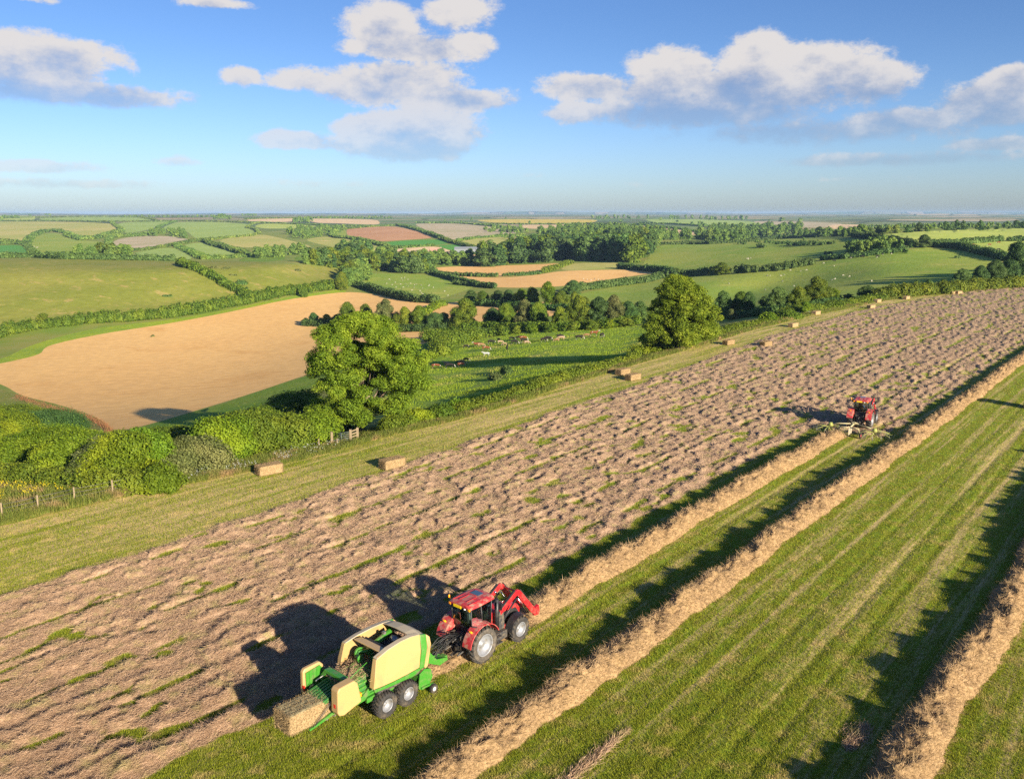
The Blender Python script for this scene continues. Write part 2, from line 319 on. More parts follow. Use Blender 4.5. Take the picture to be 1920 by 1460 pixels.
# ------------------------------------------------------------------ fields traced over the land
def chaikin(P, n=1):
    P = np.array(P, float)
    for _ in range(n):
        Q = np.roll(P, -1, 0); P = np.stack([P * .8 + Q * .2, P * .2 + Q * .8], 1).reshape(-1, 2)
    return P
POLY = [  # name, material, outline, label
 ('pasture','hillgrass',[(-700,506),(0,485),(180,487),(335,490),(400,515),(470,562),(400,582),(250,604),(100,609),(0,630),(-60,655),(-700,760)],'large dry olive green hillside pasture on the left'),
 ('pasture','hillgrass',[(337,490),(440,489),(560,496),(640,504),(668,513),(650,535),(610,546),(540,553),(480,562),(410,525)],'olive hill pasture dotted with scrub left of the valley'),
 ('field_margin','margin',[(-300,715),(0,676),(50,650),(120,628),(200,612),(320,600),(430,580),(540,556),(615,546),(640,541),(655,548),(545,567),(430,590),(320,612),(200,630),(120,645),(80,668),(0,684),(-300,730)],'bright green margin along the top of the wheat field'),
 ('wheat_field','wheat',[(-120,700),(0,682),(75,665),(85,650),(125,639),(200,624),(320,606),(430,585),(540,561),(650,546),(715,553),(770,564),(818,570),(812,578),(790,590),(830,612),(852,626),(770,652),(590,697),(480,735),(350,775),(245,805),(209,806),(203,795),(165,775),(105,757),(40,742),(8,722),(-30,712)],'big ripe golden wheat field in the valley bottom'),
 ('field_margin','lush',[(245,806),(350,777),(480,737),(590,699),(770,654),(852,628),(850,640),(760,672),(600,722),(470,765),(340,806),(260,830)],'green grass strip below the golden wheat field'),
 ('wheat_field','wheat',[(800,580),(822,570),(880,563),(990,564),(1100,573),(1180,577),(1290,578),(1290,592),(1090,590),(960,596),(900,604),(840,600)],'golden field behind the hedgerow trees'),
 ('pasture','pasture',[(700,512),(745,513),(800,515),(850,528),(893,537),(860,549),(820,562),(770,563),(735,556),(700,545),(672,536),(690,522)],'round green sheep pasture in the valley'),
 ('wheat_field','wheat',[(806,503),(840,500),(900,499),(1000,496),(1058,493),(1038,507),(1000,514),(940,520),(880,518),(818,512)],'upper golden strip field beside the dark wood'),
 ('wheat_field','wheat',[(808,514),(880,519),(940,521),(1010,515),(1050,508),(1160,505),(1240,510),(1190,517),(1110,528),(1055,537),(960,540),(893,536),(850,524)],'lower golden strip field below the dark wood'),
 ('pasture','olive',[(1058,494),(1160,491),(1166,503),(1050,508)],'small green patch at the foot of the dark wood'),
 ('pasture','pale',[(1085,536),(1190,520),(1245,510),(1310,505),(1250,522),(1150,534),(1090,541)],'pale green strip below the golden strip field'),
 ('pasture','pasture',[(1205,492),(1243,455),(1330,457),(1440,450),(1530,443),(1600,449),(1640,460),(1610,475),(1560,486),(1500,492),(1400,507),(1310,515),(1250,514),(1210,505)],'upper green hill pasture with dark gorse'),
 ('pasture','pasture',[(1060,556),(1150,538),(1230,522),(1310,517),(1400,509),(1500,494),(1580,485),(1700,470),(1740,461),(1800,464),(1865,485),(1870,505),(1800,522),(1650,548),(1560,570),(1440,590),(1340,600),(1200,612),(1120,600),(1075,575)],'broad green hillside with grazing sheep on the right'),
 ('pasture','pale',[(1605,442),(1760,432),(1920,427),(2500,420),(2500,450),(1920,450),(1870,451),(1742,456),(1680,450)],'pale mown field along the ridge on the right'),
 ('pasture','pale',[(1792,458),(1870,453),(1920,452),(2300,455),(2300,480),(1900,482),(1850,472)],'pale mown paddock below the ridge field'),
 ('crop_field','rape',[(1412,446),(1440,441),(1520,435),(1545,436),(1470,444),(1420,449)],'narrow yellow field beside the ridge trees'),
 ('meadow','meadow',[(700,760),(800,690),(830,660),(880,640),(960,626),(1080,618),(1200,611),(1340,600),(1345,608),(1300,628),(1280,648),(1200,666),(1080,700),(960,738),(860,772),(760,792)],'bright green cow meadow below the hedge'),
 ('rough_grass','rough',[(-700,1020),(-60,740),(0,726),(60,752),(140,775),(195,797),(212,812),(160,822),(90,830),(60,840),(0,880),(0,975),(-300,1030)],'rough weedy grass at the lower left corner'),
 ('rough_grass','rough',[(1280,640),(1360,606),(1450,592),(1500,584),(1500,594),(1400,622),(1290,652)],'rough dry grass strip right of the round tree'),
 # far left patchwork
 ('crop_field','vivid',[(-300,463),(0,460),(42,459),(62,480),(0,481),(-300,483)],'vivid green field at the far left'),
 ('pasture','pasture',[(56,457),(66,444),(85,437),(105,437),(125,444),(150,450),(200,455),(215,473),(180,480),(120,481),(70,480)],'domed green field inside a curving hedge'),
 ('pasture','olive',[(-300,418),(0,415),(210,417),(228,431),(205,437),(160,447),(125,441),(85,433),(60,447),(50,452),(0,452),(-300,455)],'brownish olive hill pasture at the far left'),
 ('crop_field','silage',[(70,409),(180,406),(260,407),(292,414),(210,416),(80,413)],'long bright green strip on the far skyline'),
 ('pasture','pale',[(-200,404),(60,404),(68,409),(60,413),(-200,412)],'pale strip on the far left skyline'),
 ('pasture','silage',[(216,417),(330,415),(300,424),(270,433),(236,438),(228,430)],'green field between two curved hedges'),
 ('crop_field','silage',[(300,428),(330,416),(400,416),(472,420),(463,427),(482,437),(400,449),(365,447),(350,432)],'large light green striped field'),
 ('crop_field','fallow',[(209,455),(225,447),(270,442),(320,443),(362,450),(330,459),(260,470),(232,470),(214,464)],'brownish oval field with green centre'),
 ('pasture','silage',[(250,473),(325,462),(368,486),(320,486),(262,480)],'light green field below the oval field'),
 ('crop_field','silage',[(337,460),(385,453),(425,464),(460,477),(458,481),(384,486)],'striped green field beside a double hedge'),
 ('pasture','olive',[(402,450),(485,438),(530,447),(590,463),(560,465),(500,464),(445,464)],'brownish olive slope in the far patchwork'),
 ('pasture','pale',[(475,425),(490,419),(560,420),(600,424),(560,428),(498,429)],'pale green strip behind the olive slope'),
 ('crop_field','wheat_pale',[(456,412),(520,409),(560,409),(558,415),(480,418)],'tan strip field left of a small copse'),
 ('crop_field','wheat_pale',[(570,410),(640,410),(710,412),(713,422),(640,419),(590,418)],'long tan strip field in the distance'),
 ('crop_field','earth',[(650,430),(662,427),(740,424),(780,433),(818,446),(760,450),(712,453),(680,448),(650,441)],'reddish brown ploughed field'),
 ('pasture','pasture',[(622,439),(648,429),(649,443),(630,444)],'green corner beside the reddish ploughed field'),
 ('crop_field','vivid',[(711,456),(760,451),(828,449),(845,457),(800,461),(750,464),(722,461)],'vivid green strip below the ploughed field'),
 ('crop_field','fallow',[(775,420),(800,419),(860,419),(920,425),(980,436),(920,444),(858,452),(830,444),(800,432)],'pale brown fallow hillside field'),
 ('pasture','olive',[(565,450),(610,443),(660,449),(705,456),(730,466),(690,472),(640,467)],'light olive field below the copse'),
 ('crop_field','wheat_pale',[(697,476),(740,467),(790,463),(820,462),(864,476),(815,483),(750,486),(715,486)],'tan field above the valley farmstead'),
 ('crop_field','vivid',[(816,461),(845,458),(862,460),(892,470),(864,474)],'small vivid green field by the sheds'),
 ('crop_field','wheat_pale',[(832,482),(880,476),(925,473),(962,471),(930,480),(862,487)],'tan strip field right of the farmstead'),
 ('pasture','olive',[(858,453),(900,446),(1000,443),(1080,448),(1000,458),(905,470),(880,464)],'olive pasture behind the dark wood'),
 ('pasture','lush',[(550,482),(600,470),(658,472),(650,482),(600,487),(555,489)],'green field in front of the valley trees'),
 ('pasture','lush',[(440,490),(470,479),(535,478),(534,488),(500,491)],'small green field behind the hill crest'),
 # far middle and right
 ('crop_field','rape',[(888,413),(940,411),(1040,411),(1125,412),(1110,418),(1000,421),(920,417)],'long yellow strip field in the distance'),
 ('crop_field','wheat_pale',[(968,422),(1080,421),(1078,427),(1040,429),(985,429)],'tan strip field below the yellow strip'),
 ('crop_field','fallow',[(1110,421),(1190,421),(1235,434),(1180,433)],'pale brown field above the far wood'),
 ('crop_field','wheat_pale',[(1192,421),(1250,423),(1300,430),(1322,441),(1270,439),(1222,429)],'long tan field wrapped by far woods'),
 ('pasture','silage',[(1200,411),(1300,411),(1400,414),(1440,421),(1380,425),(1300,424),(1240,419)],'light green distant field at centre'),
 ('crop_field','fallow',[(1400,414),(1520,416),(1590,420),(1540,427),(1450,424)],'pale distant field on the right'),
 ('crop_field','wheat_pale',[(1560,420),(1640,422),(1610,428),(1540,430)],'small distant tan field left of the ridge trees'),
]
def land():
    pts = []; edges = []; outl = []
    for nm, mt, poly, lab in POLY:
        P = chaikin(poly, 2); Q = []
        for i in range(len(P)):
            a, b = P[i], P[(i + 1) % len(P)]; L = np.linalg.norm(b - a); k = max(1, int(L / (14 if (a[1] > 470) else 6)))
            for j in range(k): Q.append(a + (b - a) * j / k)
        Q = np.array(Q); e = edge(Q[:, 0]) - 1.0; Q[:, 1] = np.clip(Q[:, 1], 401.6, e)
        s = len(pts); pts += [tuple(q) for q in Q]; edges += [(s + i, s + (i + 1) % len(Q)) for i in range(len(Q))]; outl.append(Q)
    xs = np.concatenate([np.arange(-900, -20, 60), np.arange(-20, 1950, 9), np.arange(1960, 2900, 60)])
    ys = [401.4]
    dq = .7
    while ys[-1] < 1200: ys.append(ys[-1] + dq); dq = min(dq * 1.06, 9)
    ys = np.array(ys)
    es = edge(xs)
    for i, x in enumerate(xs):
        e = es[i]
        yy = ys[ys < e - 4]
        off = 4.5 * (i % 2) * 0
        pts += [(x + off, y) for y in yy]
    s = len(pts)
    ex = np.concatenate([np.arange(-900, -20, 15), np.arange(-20, 1950, 4.), np.arange(1950, 2901, 15)])
    ee = edge(ex); pts += list(zip(ex.tolist(), ee.tolist())); edges += [(s + i, s + i + 1) for i in range(len(ex) - 1)]
    pv = [Vector((float(a), float(b))) for a, b in pts]
    vo, eo, fo, _, _, _ = geometry.delaunay_2d_cdt(pv, edges, [], 0, .02)
    V = np.array([(v.x, v.y) for v in vo]); T = np.array([f[:] for f in fo if len(f) == 3])
    cen = V[T].mean(1)
    keep = cen[:, 1] < edge(cen[:, 0]) - .02; T = T[keep]; cen = cen[keep]
    own = np.full(len(T), -1)
    for k, Q in enumerate(outl):
        x0, y0 = Q.min(0); x1, y1 = Q.max(0)
        c = np.where((cen[:, 0] > x0) & (cen[:, 0] < x1) & (cen[:, 1] > y0) & (cen[:, 1] < y1))[0]
        x = cen[c, 0]; y = cen[c, 1]; ins = np.zeros(len(c), bool); j = len(Q) - 1
        for i in range(len(Q)):
            xi, yi = Q[i]; xj, yj = Q[j]
            if yi != yj: ins ^= ((yi > y) != (yj > y)) & (x < (xj - xi) * (y - yi) / (yj - yi) + xi)
            j = i
        own[c[ins]] = k
    W = wps(V[:, 0], V[:, 1])
    # orient upwards
    n = np.cross(W[T[:, 1]] - W[T[:, 0]], W[T[:, 2]] - W[T[:, 0]]); fl = n[:, 2] < 0; T[fl] = T[fl][:, ::-1]
    for k in range(-1, len(POLY)):
        t = T[own == k]
        if not len(t): continue
        u, inv = np.unique(t, return_inverse=True)
        me = np_mesh('land', W[u], inv.reshape(-1, 3), [FM['land' if k < 0 else POLY[k][1]]], True)
        if k < 0: o = link('terrain', me); tag(o, 'rolling farmland hills and valley reaching to the horizon', 'hills', kind='structure')
        else: o = link(POLY[k][0], me); tag(o, POLY[k][3], 'field', kind='structure')
land()

# ------------------------------------------------------------------ the hay field in front
V1, V2, V3, V4 = -20.95, -27.25, -6.7, 8.0
def to_uv(x, y): return x * UV[0] + y * UV[1], x * VV[0] + y * VV[1]
def from_uv(u, v): return u * UV[0] + v * VV[0], u * UV[1] + v * VV[1]
def v_left(u): return np.interp(u, [-60, 17, 35, 68, 97, 150, 214, 320, 400], [-52.6, -52.6, -53, -55.1, -56.9, -61.6, -62, -47, -35])
URAKE = 86.0
def hayf(u, v):
    """(cover 0..1, height) of the tedded hay at row coordinates u, v"""
    wig = (fbm(u * .35, v * 0 + 3, 5, 3) - .5) * 1.3
    vl = v_left(u) + wig; w2 = (fbm(u * .5, v * 0 + 9, 8, 3) - .5) * .9
    vr = np.where(u > URAKE + 1.5, -23.6, -30.3) + w2
    ins = sstep(-.15, .35, v - vl) * sstep(-.15, .35, vr - v)
    r = np.where(v < -30.3, (-30.3 - v) / np.maximum(-30.3 - v_left(u), 1) * 21, (-30.3 - v) / 1.1)
    warp = (fbm(u * .26, r * .5, 11, 3) - .5) * 1.7
    ph = r + warp * .55 + (fbm(u * 1.25, r * 1.1 + 20, 13, 3) - .5) * .95
    saw = ph - np.floor(ph)
    ridge = np.where(saw < .88, (saw / .88) ** .9, 1 - (saw - .88) / .12)   # steep on the far side
    cl = fbm(u * .9, v * 1.3, 21, 4); cl2 = fbm(u * 2.6, v * 5.0, 31, 3); cl3 = fbm(u * 5.5, v * 7.0, 33, 2)
    amp = .32 + 1.15 * sstep(.34, .66, fbm(u * .85, r * .95 + 50, 41, 2))
    h = .016 + .205 * ridge * amp + .05 * (cl - .45) + .035 * (cl2 - .5) + .05 * (cl3 - .5) * ridge
    third = np.abs(((r + .35 * warp) / 3.5) % 1 - .5)
    gap = sstep(.12, .03, third) * sstep(.40, .52, fbm(u * .35, np.floor((r + .35 * warp) / 3.5) * 3.7, 61, 2))
    thin = sstep(.60, .74, fbm(u * .4, v * .9, 71, 3))
    h = h * (1 - .9 * gap) - .04 * gap - thin * .12
    cov = ins * sstep(-.015, .03, h); h = h * sstep(.1, .7, v - vl) * sstep(.1, .7, vr - v)
    return cov, np.clip(h, 0, 1) * ins, ins
def groundz(u, v):
    z = .05 * (fbm(u * .12, v * .8, 81, 3) - .5) + .035 * (fbm(u * 1.2, v * 2.5, 91, 3) - .5)
    for vt in (V1 - 3.1 - 1.0, V1 - 3.1 + 1.0, -15.2, -13.2, -12, -10.1):        # wheel tracks
        z = z - .035 * np.exp(-((v - vt - .15 * np.sin(u * .05)) / .22) ** 2)
    return z
def dryness(u, v):
    vl = v_left(u)
    d = .36 + .22 * (fbm(u * .03, v * .25, 15, 3) - .5)
    d = d + .36 * sstep(3, -3, v - vl)                                    # baled strip left of the hay
    d = d + .35 * sstep(-9, -13, v - vl) 
    for vt, w, a in ((-13.9, .35, .45), (-10.9, .3, .5), (-16.3, .25, .25), (-8.6, .3, .2), (-18.9, .3, .45), (-24.2, .35, .3), (-22.9, .3, .2), (-3.9, .4, .3)):
        d = d + a * .6 * np.exp(-((v - vt - .2 * np.sin(u * .04 + vt)) / w) ** 2)
    d = d - .25 * sstep(.5, 1.5, v - vl) * sstep(-29.5, -31, v)
    d = d + (.75 * (fbm(u * .012, v * 1.5, 55, 3) - .5) + .5 * (fbm(u * .03, v * 4.2, 56, 2) - .5)) * sstep(-2.5, 2.5, v - vl)
    return d * .9
def hayfield():
    xs = np.concatenate([np.arange(-900, -380, 25), np.arange(-380, -20, 5), np.arange(-20, 1945, 2.3), np.arange(1945, 2300, 5), np.arange(2300, 2901, 25)])
    e = edge(xs); NR = 620
    t = np.linspace(0, 1, NR) ** 1.0
    yy = e[None, :] + t[:, None] * (1500 - e[None, :])
    extra = np.array([1530, 1600, 1750, 2000, 2400, 3000, 4200])
    yy = np.concatenate([yy, np.repeat(extra[:, None], len(xs), 1)], 0)
    xx = np.repeat(xs[None, :], len(yy), 0)
    Yp = planeY(yy); cy = (CY - yy) / F; tt = Yp / (CP + cy * SP); X = (xx - 960) / F * tt
    u, v = to_uv(X, Yp); cov, h, ins = hayf(u, v)
    z = groundz(u, v) + h
    z[0, :] = 0
    for k in range(-7, 0): z[k, :] = 0
    P = np.stack([X, Yp, z], -1).reshape(-1, 3); nr, nc = yy.shape
    i = np.arange(nr - 1)[:, None] * nc + np.arange(nc - 1)[None, :]
    Fc = np.stack([i, i + nc, i + nc + 1, i + 1], -1).reshape(-1, 4)
    me = np_mesh('field', P, Fc, [FM['ground']], True)
    a = me.attributes.new('hay', 'FLOAT', 'POINT'); a.data.foreach_set('value', cov.ravel().astype(np.float32))
    a = me.attributes.new('dry', 'FLOAT', 'POINT'); a.data.foreach_set('value', dryness(u, v).ravel().astype(np.float32))
    o = link('ground', me); tag(o, 'mown hayfield with spread hay and green stubble in the foreground', 'field', kind='structure')
    # field behind and beside the viewpoint
    yb = float(planeY(4200.)); xb = 60.0
    V = [(-600, yb, 0), (600, yb, 0), (600, -300, 0), (-600, -300, 0)]
    me = np_mesh('field', V, [(0, 3, 2, 1)], [FM['ground']]); o = link('ground', me); o.location.z = -.01
    tag(o, 'rest of the mown field behind the viewpoint', 'field', kind='structure')
hayfield()
def strands(P, L, W, D, name, mat, parent=None):
    """one thin leaning triangle per point: P base, L length, W half width, D unit direction"""
    n = len(P); a = rng.normal(size=(n, 3)); s = np.cross(D, a); s /= np.linalg.norm(s, axis=1)[:, None] + 1e-9
    V = np.stack([P - s * W[:, None], P + s * W[:, None], P + D * L[:, None]], 1).reshape(-1, 3)
    return V, np.arange(3 * n).reshape(-1, 3)
def sample_px(n, x0=-20, x1=1940, ymax=1490, power=1.0):
    x = rng.uniform(x0, x1, n); e = edge(x); y = e + rng.uniform(0, 1, n) ** power * (ymax - e)
    Y = planeY(y); cy = (CY - y) / F; return (x - 960) / F * Y / (CP + cy * SP), Y
def litter():
    X, Y = sample_px(1560000, -260, 2180); u, v = to_uv(X, Y); cov, h, ins = hayf(u, v); dr = dryness(u, v)
    k = (cov > .3) & (rng.uniform(size=len(u)) < .97); n = k.sum(); d = Y[k]
    ang = ROWAZ + rng.normal(0, .75, n) + (rng.uniform(size=n) < .5) * math.pi
    el = np.abs(rng.normal(.10, .26, n)); D = np.stack([np.sin(ang) * np.cos(el), np.cos(ang) * np.cos(el), np.sin(el)], -1)
    P = np.stack([X[k], Y[k], (groundz(u, v) + h)[k] + rng.uniform(-.01, .07, n)], -1)
    L = rng.uniform(.10, .36, n) * (.8 + d / 160); W = (.003 + d * .00010) * rng.uniform(.6, 1.5, n)
    V, Fc = strands(P, L, W, D, 'hay', None)
    o = link('hay', np_mesh('hay', V, Fc, [M['hay']], False)); tag(o, 'pinkish dry hay spread in long combed swaths', 'hay', kind='stuff')
    k = (cov < .3) & (rng.uniform(size=len(u)) < .85 - .75 * np.clip(dr - .3, 0, 1)); n = k.sum(); d = Y[k]
    D = rng.normal(size=(n, 3)) * .55; D[:, 2] = np.abs(D[:, 2]) + .8; D /= np.linalg.norm(D, axis=1)[:, None]
    P = np.stack([X[k], Y[k], groundz(u, v)[k] - .01], -1)
    L = rng.uniform(.05, .13, n) * (.8 + d / 90); W = (.006 + d * .00012) * rng.uniform(.6, 1.6, n)
    V, Fc = strands(P, L, W, D, 'g', None)
    o = link('grass', np_mesh('grass', V, Fc, [M['blade']], False)); tag(o, 'short green stubble grass between the hay rows', 'grass', kind='stuff')
litter()

def windrow(v0, u0, u1, label, hw=.86, ht=.78, bend=None):
    step = []; u = u0
    while u < u1: step.append(u); u += .11 + max(0, u - 40) * .0022
    us = np.array(step); a = np.linspace(-1, 1, 23)
    U, A = np.meshgrid(us, a, indexing='ij')
    wv = (fbm(us * .3, us * 0, 7, 3) - .5)[:, None] * .5
    hwv = hw * (.82 + .4 * fbm(us * .45, us * 0 + 5, 17, 3)[:, None]); hv = ht * (.62 + .72 * fbm(us * .8, us * 0 + 8, 27, 4)[:, None])
    prof = (1 - np.abs(A) ** 2.1) ** .85
    n1 = fbm(U * 1.3, A * 2.2 + 3, 37, 4); n2 = fbm(U * 5, A * 6 + 7, 47, 3)
    b = bend(U) if bend else 0
    vv = v0 + b + wv + A * hwv * (1 + .3 * (n1 - .5)) + .12 * (n2 - .5)
    hv = hv * np.clip((us - u0) / .9, .25, 1)[:, None] * np.clip((u1 - us) / .9, .25, 1)[:, None]
    zz = prof * hv * (.42 + 1.15 * n1) + .24 * (n2 - .5) * prof - .03
    X, Y = from_uv(U, vv); P = np.stack([X, Y, zz], -1); nr, nc = U.shape
    i = np.arange(nr - 1)[:, None] * nc + np.arange(nc - 1)[None, :]
    Fc = np.stack([i, i + 1, i + nc + 1, i + nc], -1).reshape(-1, 4)
    Pf = P.reshape(-1, 3)
    # loose stems over the surface
    ii = rng.integers(0, len(Pf), int(len(Pf) * 3.4)); base = Pf[ii] + rng.normal(0, .05, (len(ii), 3)); d = base[:, 1]
    aa = A.ravel()[ii]
    out = np.stack([VV[0] * aa, VV[1] * aa, .35 + 0 * aa], -1) * 1.0 + np.stack([UV[0] + 0 * aa, UV[1] + 0 * aa, 0 * aa], -1) * rng.normal(0, .9, len(ii))[:, None] + rng.normal(0, .45, (len(ii), 3))
    out[:, 2] -= .45 * np.abs(aa); out /= np.linalg.norm(out, axis=1)[:, None]
    L = rng.uniform(.12, .45, len(ii)); W = (.004 + d * .00011) * rng.uniform(.6, 1.5, len(ii))
    V, F3 = strands(base, L, W, out, 'w', None)
    me = np_mesh_mixed('windrow', [(Pf, Fc, 0, True), (V, F3, 1, False)], [M['hay_core'], M['hay_gold']])
    o = link('hay_windrow', me); tag(o, label, 'hay windrow', 'long raked windrows of hay')
def core_mat():
    m = NT('windrow_hay'); p = m.pos(); n = m.noise(m.mapv(p, (2, 2, 5)), 2.2, 5, .8)
    m.principled(m.mix(m.ramp(n, .3, .7), (.17,.11,.05), (.42,.28,.145)), .95, m.bump(n, .9, .08), spec=.1); return m.m
M['hay_core'] = core_mat()
windrow(V2, 33.8, URAKE, 'windrow of golden hay between the red tractor with the baler and the raking tractor')
windrow(V2, 25.9, 34.1, 'short stretch of hay passing under the red tractor and the baler pickup', .8, .42)
windrow(V1, -8, 330, 'longest golden hay windrow crossing the whole field to the upper right edge')
windrow(V3, -6, 100, 'curving hay windrow in the lower right corner', .98, .85, lambda u: -.0009 * np.maximum(u - 30, 0) ** 2 * .3 + .5 * np.sin(u * .13))
def wisps():
    # thin remnants left on the baled strip
    for (v0, ua, ub, n, lab) in ((-17.2, 17, 29, 3800, 'thin trail of loose hay on the green strip near the bottom edge'), (-9.3, 33.5, 36, 900, 'small wisp of loose hay beside the curving windrow')):
        u = rng.uniform(ua, ub, n); tap = np.sin((u - ua) / (ub - ua) * math.pi) ** .5
        v = v0 + rng.normal(0, .28, n) * tap * (.4 + fbm(u * .6, u * 0, 3, 2))
        X, Y = from_uv(u, v); ang = ROWAZ + rng.normal(0, .6, n); el = np.abs(rng.normal(.1, .25, n))
        D = np.stack([np.sin(ang) * np.cos(el), np.cos(ang) * np.cos(el), np.sin(el)], -1)
        P = np.stack([X, Y, groundz(u, v) + rng.uniform(0, .12, n) * tap], -1)
        V, Fc = strands(P, rng.uniform(.15, .45, n), .011 * rng.uniform(.6, 1.5, n), D, 'w', None)
        o = link('hay', np_mesh('hay', V, Fc, [M['hay']], False)); tag(o, lab, 'hay', kind='stuff')
wisps()

def meadow_tufts():
    n = 190000; x = rng.uniform(700, 1350, n); y = rng.uniform(602, 775, n)
    lo = np.interp(x, [700, 800, 880, 960, 1200, 1340], [760, 690, 640, 626, 611, 602]); k = (y > lo) & (y < edge(x) - 8)
    P = wps(x[k], y[k]); d = P[:, 1]; c_ = fbm(P[:, 0] * .18, P[:, 1] * .18, 5, 4); k = rng.uniform(size=len(P)) < sstep(.3, .6, c_); P = P[k]; d = d[k]; n = len(P)
    D = rng.normal(size=(n, 3)) * .4; D[:, 2] = 1; D /= np.linalg.norm(D, axis=1)[:, None]
    V, Fc = strands(P, rng.uniform(.15, .4, n), (.012 + d * .00015) * rng.uniform(.6, 1.6, n), D, 'v', None)
    o = link('grass', np_mesh('tufts', V, Fc, [M['meadow_blade']], False)); tag(o, 'uneven tufted grass of the cow meadow', 'grass', kind='stuff')
meadow_tufts()
def far_ridges():
    for k, (Y, y0, a, s) in enumerate(((7500, 404.4, 4.6, 3), (10500, 402.2, 4.4, 5), (14000, 399.8, 5.0, 9))):
        x = np.arange(-1200, 3200, 14.); n = fbm(x * .0042 + k * 7, x * 0, s, 4); yt = y0 - a * (n - .45) * 2
        X = (x - 960) / F * Y * 1.02; zt = H - (yt - 400) * Y / F
        V = np.concatenate([np.stack([X, X * 0 + Y - 900, zt * 0 - 70], -1), np.stack([X, X * 0 + Y, zt], -1), np.stack([X, X * 0 + Y + 900, zt * 0 - 70], -1)]); m_ = len(x)
        i = np.arange(m_ - 1); Fc = np.concatenate([np.stack([i, i+1, i+1+m_, i+m_], -1), np.stack([i+m_, i+m_+1, i+1+2*m_, i+2*m_], -1)])
        o = link('hills', np_mesh('hills', V, Fc, [FM['land']])); tag(o, ('low wooded ridge far beyond the valley', 'blue ridge behind the low wooded one', 'faintest blue hills on the horizon')[k], 'hills', kind='structure')
far_ridges()
# ------------------------------------------------------------------ foliage
def ico(sub=1):
    bm = bmesh.new(); bmesh.ops.create_icosphere(bm, subdivisions=sub, radius=1)
    V = np.array([v.co[:] for v in bm.verts]); Fc = np.array([[v.index for v in f.verts] for f in bm.faces]); bm.free(); return V, Fc
ICO1, ICO2 = ico(1), ico(2)
def foliage(lobes, size, cover=1.6, core=.8, g=None, up=.25, shell=(.78, 1.08)):
    """lobes: (n,6) centre + radii. Returns quads of leaf clumps over the lobes, and rough inner cores"""
    g = g or rng; lobes = np.asarray(lobes, float)
    area = 4 * math.pi * ((lobes[:, 3] * lobes[:, 4]) ** 1.6 / 3 + (lobes[:, 3] * lobes[:, 5]) ** 1.6 / 3 + (lobes[:, 4] * lobes[:, 5]) ** 1.6 / 3) ** (1 / 1.6)
    sz = np.broadcast_to(size, (len(lobes),))
    cnt = np.maximum((area * cover / (sz ** 2 * 1.0)).astype(int), 6)
    idx = np.repeat(np.arange(len(lobes)), cnt); n = len(idx)
    d = g.normal(size=(n, 3)); d[:, 2] += up; d /= np.linalg.norm(d, axis=1)[:, None]
    r = g.uniform(shell[0], shell[1], n) + np.where(g.uniform(size=n) < .12, g.uniform(0, .28, n), 0)
    P = lobes[idx, :3] + d * lobes[idx, 3:] * r[:, None]
    nr = d / lobes[idx, 3:]; nr /= np.linalg.norm(nr, axis=1)[:, None]
    nr = nr + g.normal(0, .55, (n, 3)) + np.array([0, 0, .25]); nr /= np.linalg.norm(nr, axis=1)[:, None]
    t = np.cross(nr, g.normal(size=(n, 3))); t /= np.linalg.norm(t, axis=1)[:, None] + 1e-9; b = np.cross(nr, t)
    s = sz[idx] * g.uniform(.5, 1.15, n); s = s[:, None] * .62
    V = np.stack([P + t * s, P + b * s * .62 + nr * s * .15, P - t * s, P - b * s * .62 + nr * s * .15], 1).reshape(-1, 3)
    parts = [(V, np.arange(4 * n).reshape(-1, 4), 0, False)]
    if core:
        iv, if_ = ICO1
        cv = lobes[:, None, :3] + iv[None] * lobes[:, None, 3:] * core * g.uniform(.82, 1.1, (len(lobes), len(iv), 1))
        cf = if_[None] + (np.arange(len(lobes)) * len(iv))[:, None, None]
        parts.append((cv.reshape(-1, 3), cf.reshape(-1, 3), 0, False))
    return parts
def crown_lobes(h, w, n, g, base=.04, squat=.85, fill=.75, lr=(.16, .30)):
    """lobes filling an uneven crown h tall, w wide, standing on z=0"""
    L = []; rx = w / 2; lean = g.normal(0, .08, 2) * w; ph = g.uniform(0, 6.28, 4)
    for i in range(n):
        t = g.uniform(0, 1) ** .8; z = h * (base + (1 - base) * t)
        th = g.uniform(0, 2 * math.pi)
        prof = math.sin(math.pi * min(1, .20 + .80 * t)) ** .62 if t > .375 else .86 + .14 * t / .375
        prof *= 1 + .20 * math.sin(2 * th + ph[0]) * math.cos(3 * t + ph[1]) + .13 * math.sin(5 * th + ph[2])
        s = g.uniform(*lr) * w * .62; k = max(.05, rx * prof - s * .75) * g.uniform(.45, 1) ** .45
        z = min(max(z - s * .35, s * .5), h - s * squat)
        L.append([math.cos(th) * k + lean[0] * t, math.sin(th) * k + lean[1] * t, z, s * g.uniform(.85, 1.25), s * g.uniform(.85, 1.25), s * squat * g.uniform(.8, 1.15)])
    L.append([lean[0] * .5, lean[1] * .5, h * .42, rx * .60, rx * .60, h * .40])
    return np.array(L)
def tube(P, r, n=7):
    """tapered tube along points P with radii r -> V, quads"""
    P = np.array(P, float); V = []; Fc = []
    for i in range(len(P)):
        t = P[min(i + 1, len(P) - 1)] - P[max(i - 1, 0)]; t /= np.linalg.norm(t) + 1e-9
        a = np.cross(t, [0, 0, 1.0] if abs(t[2]) < .9 else [1.0, 0, 0]); a /= np.linalg.norm(a); b = np.cross(t, a)
        for k in range(n):
            th = 2 * math.pi * k / n; V.append(P[i] + r[i] * (a * math.cos(th) + b * math.sin(th)))
    for i in range(len(P) - 1):
        for k in range(n): Fc.append([i*n+k, i*n+(k+1) % n, (i+1)*n+(k+1) % n, (i+1)*n+k])
    return np.array(V), np.array(Fc)
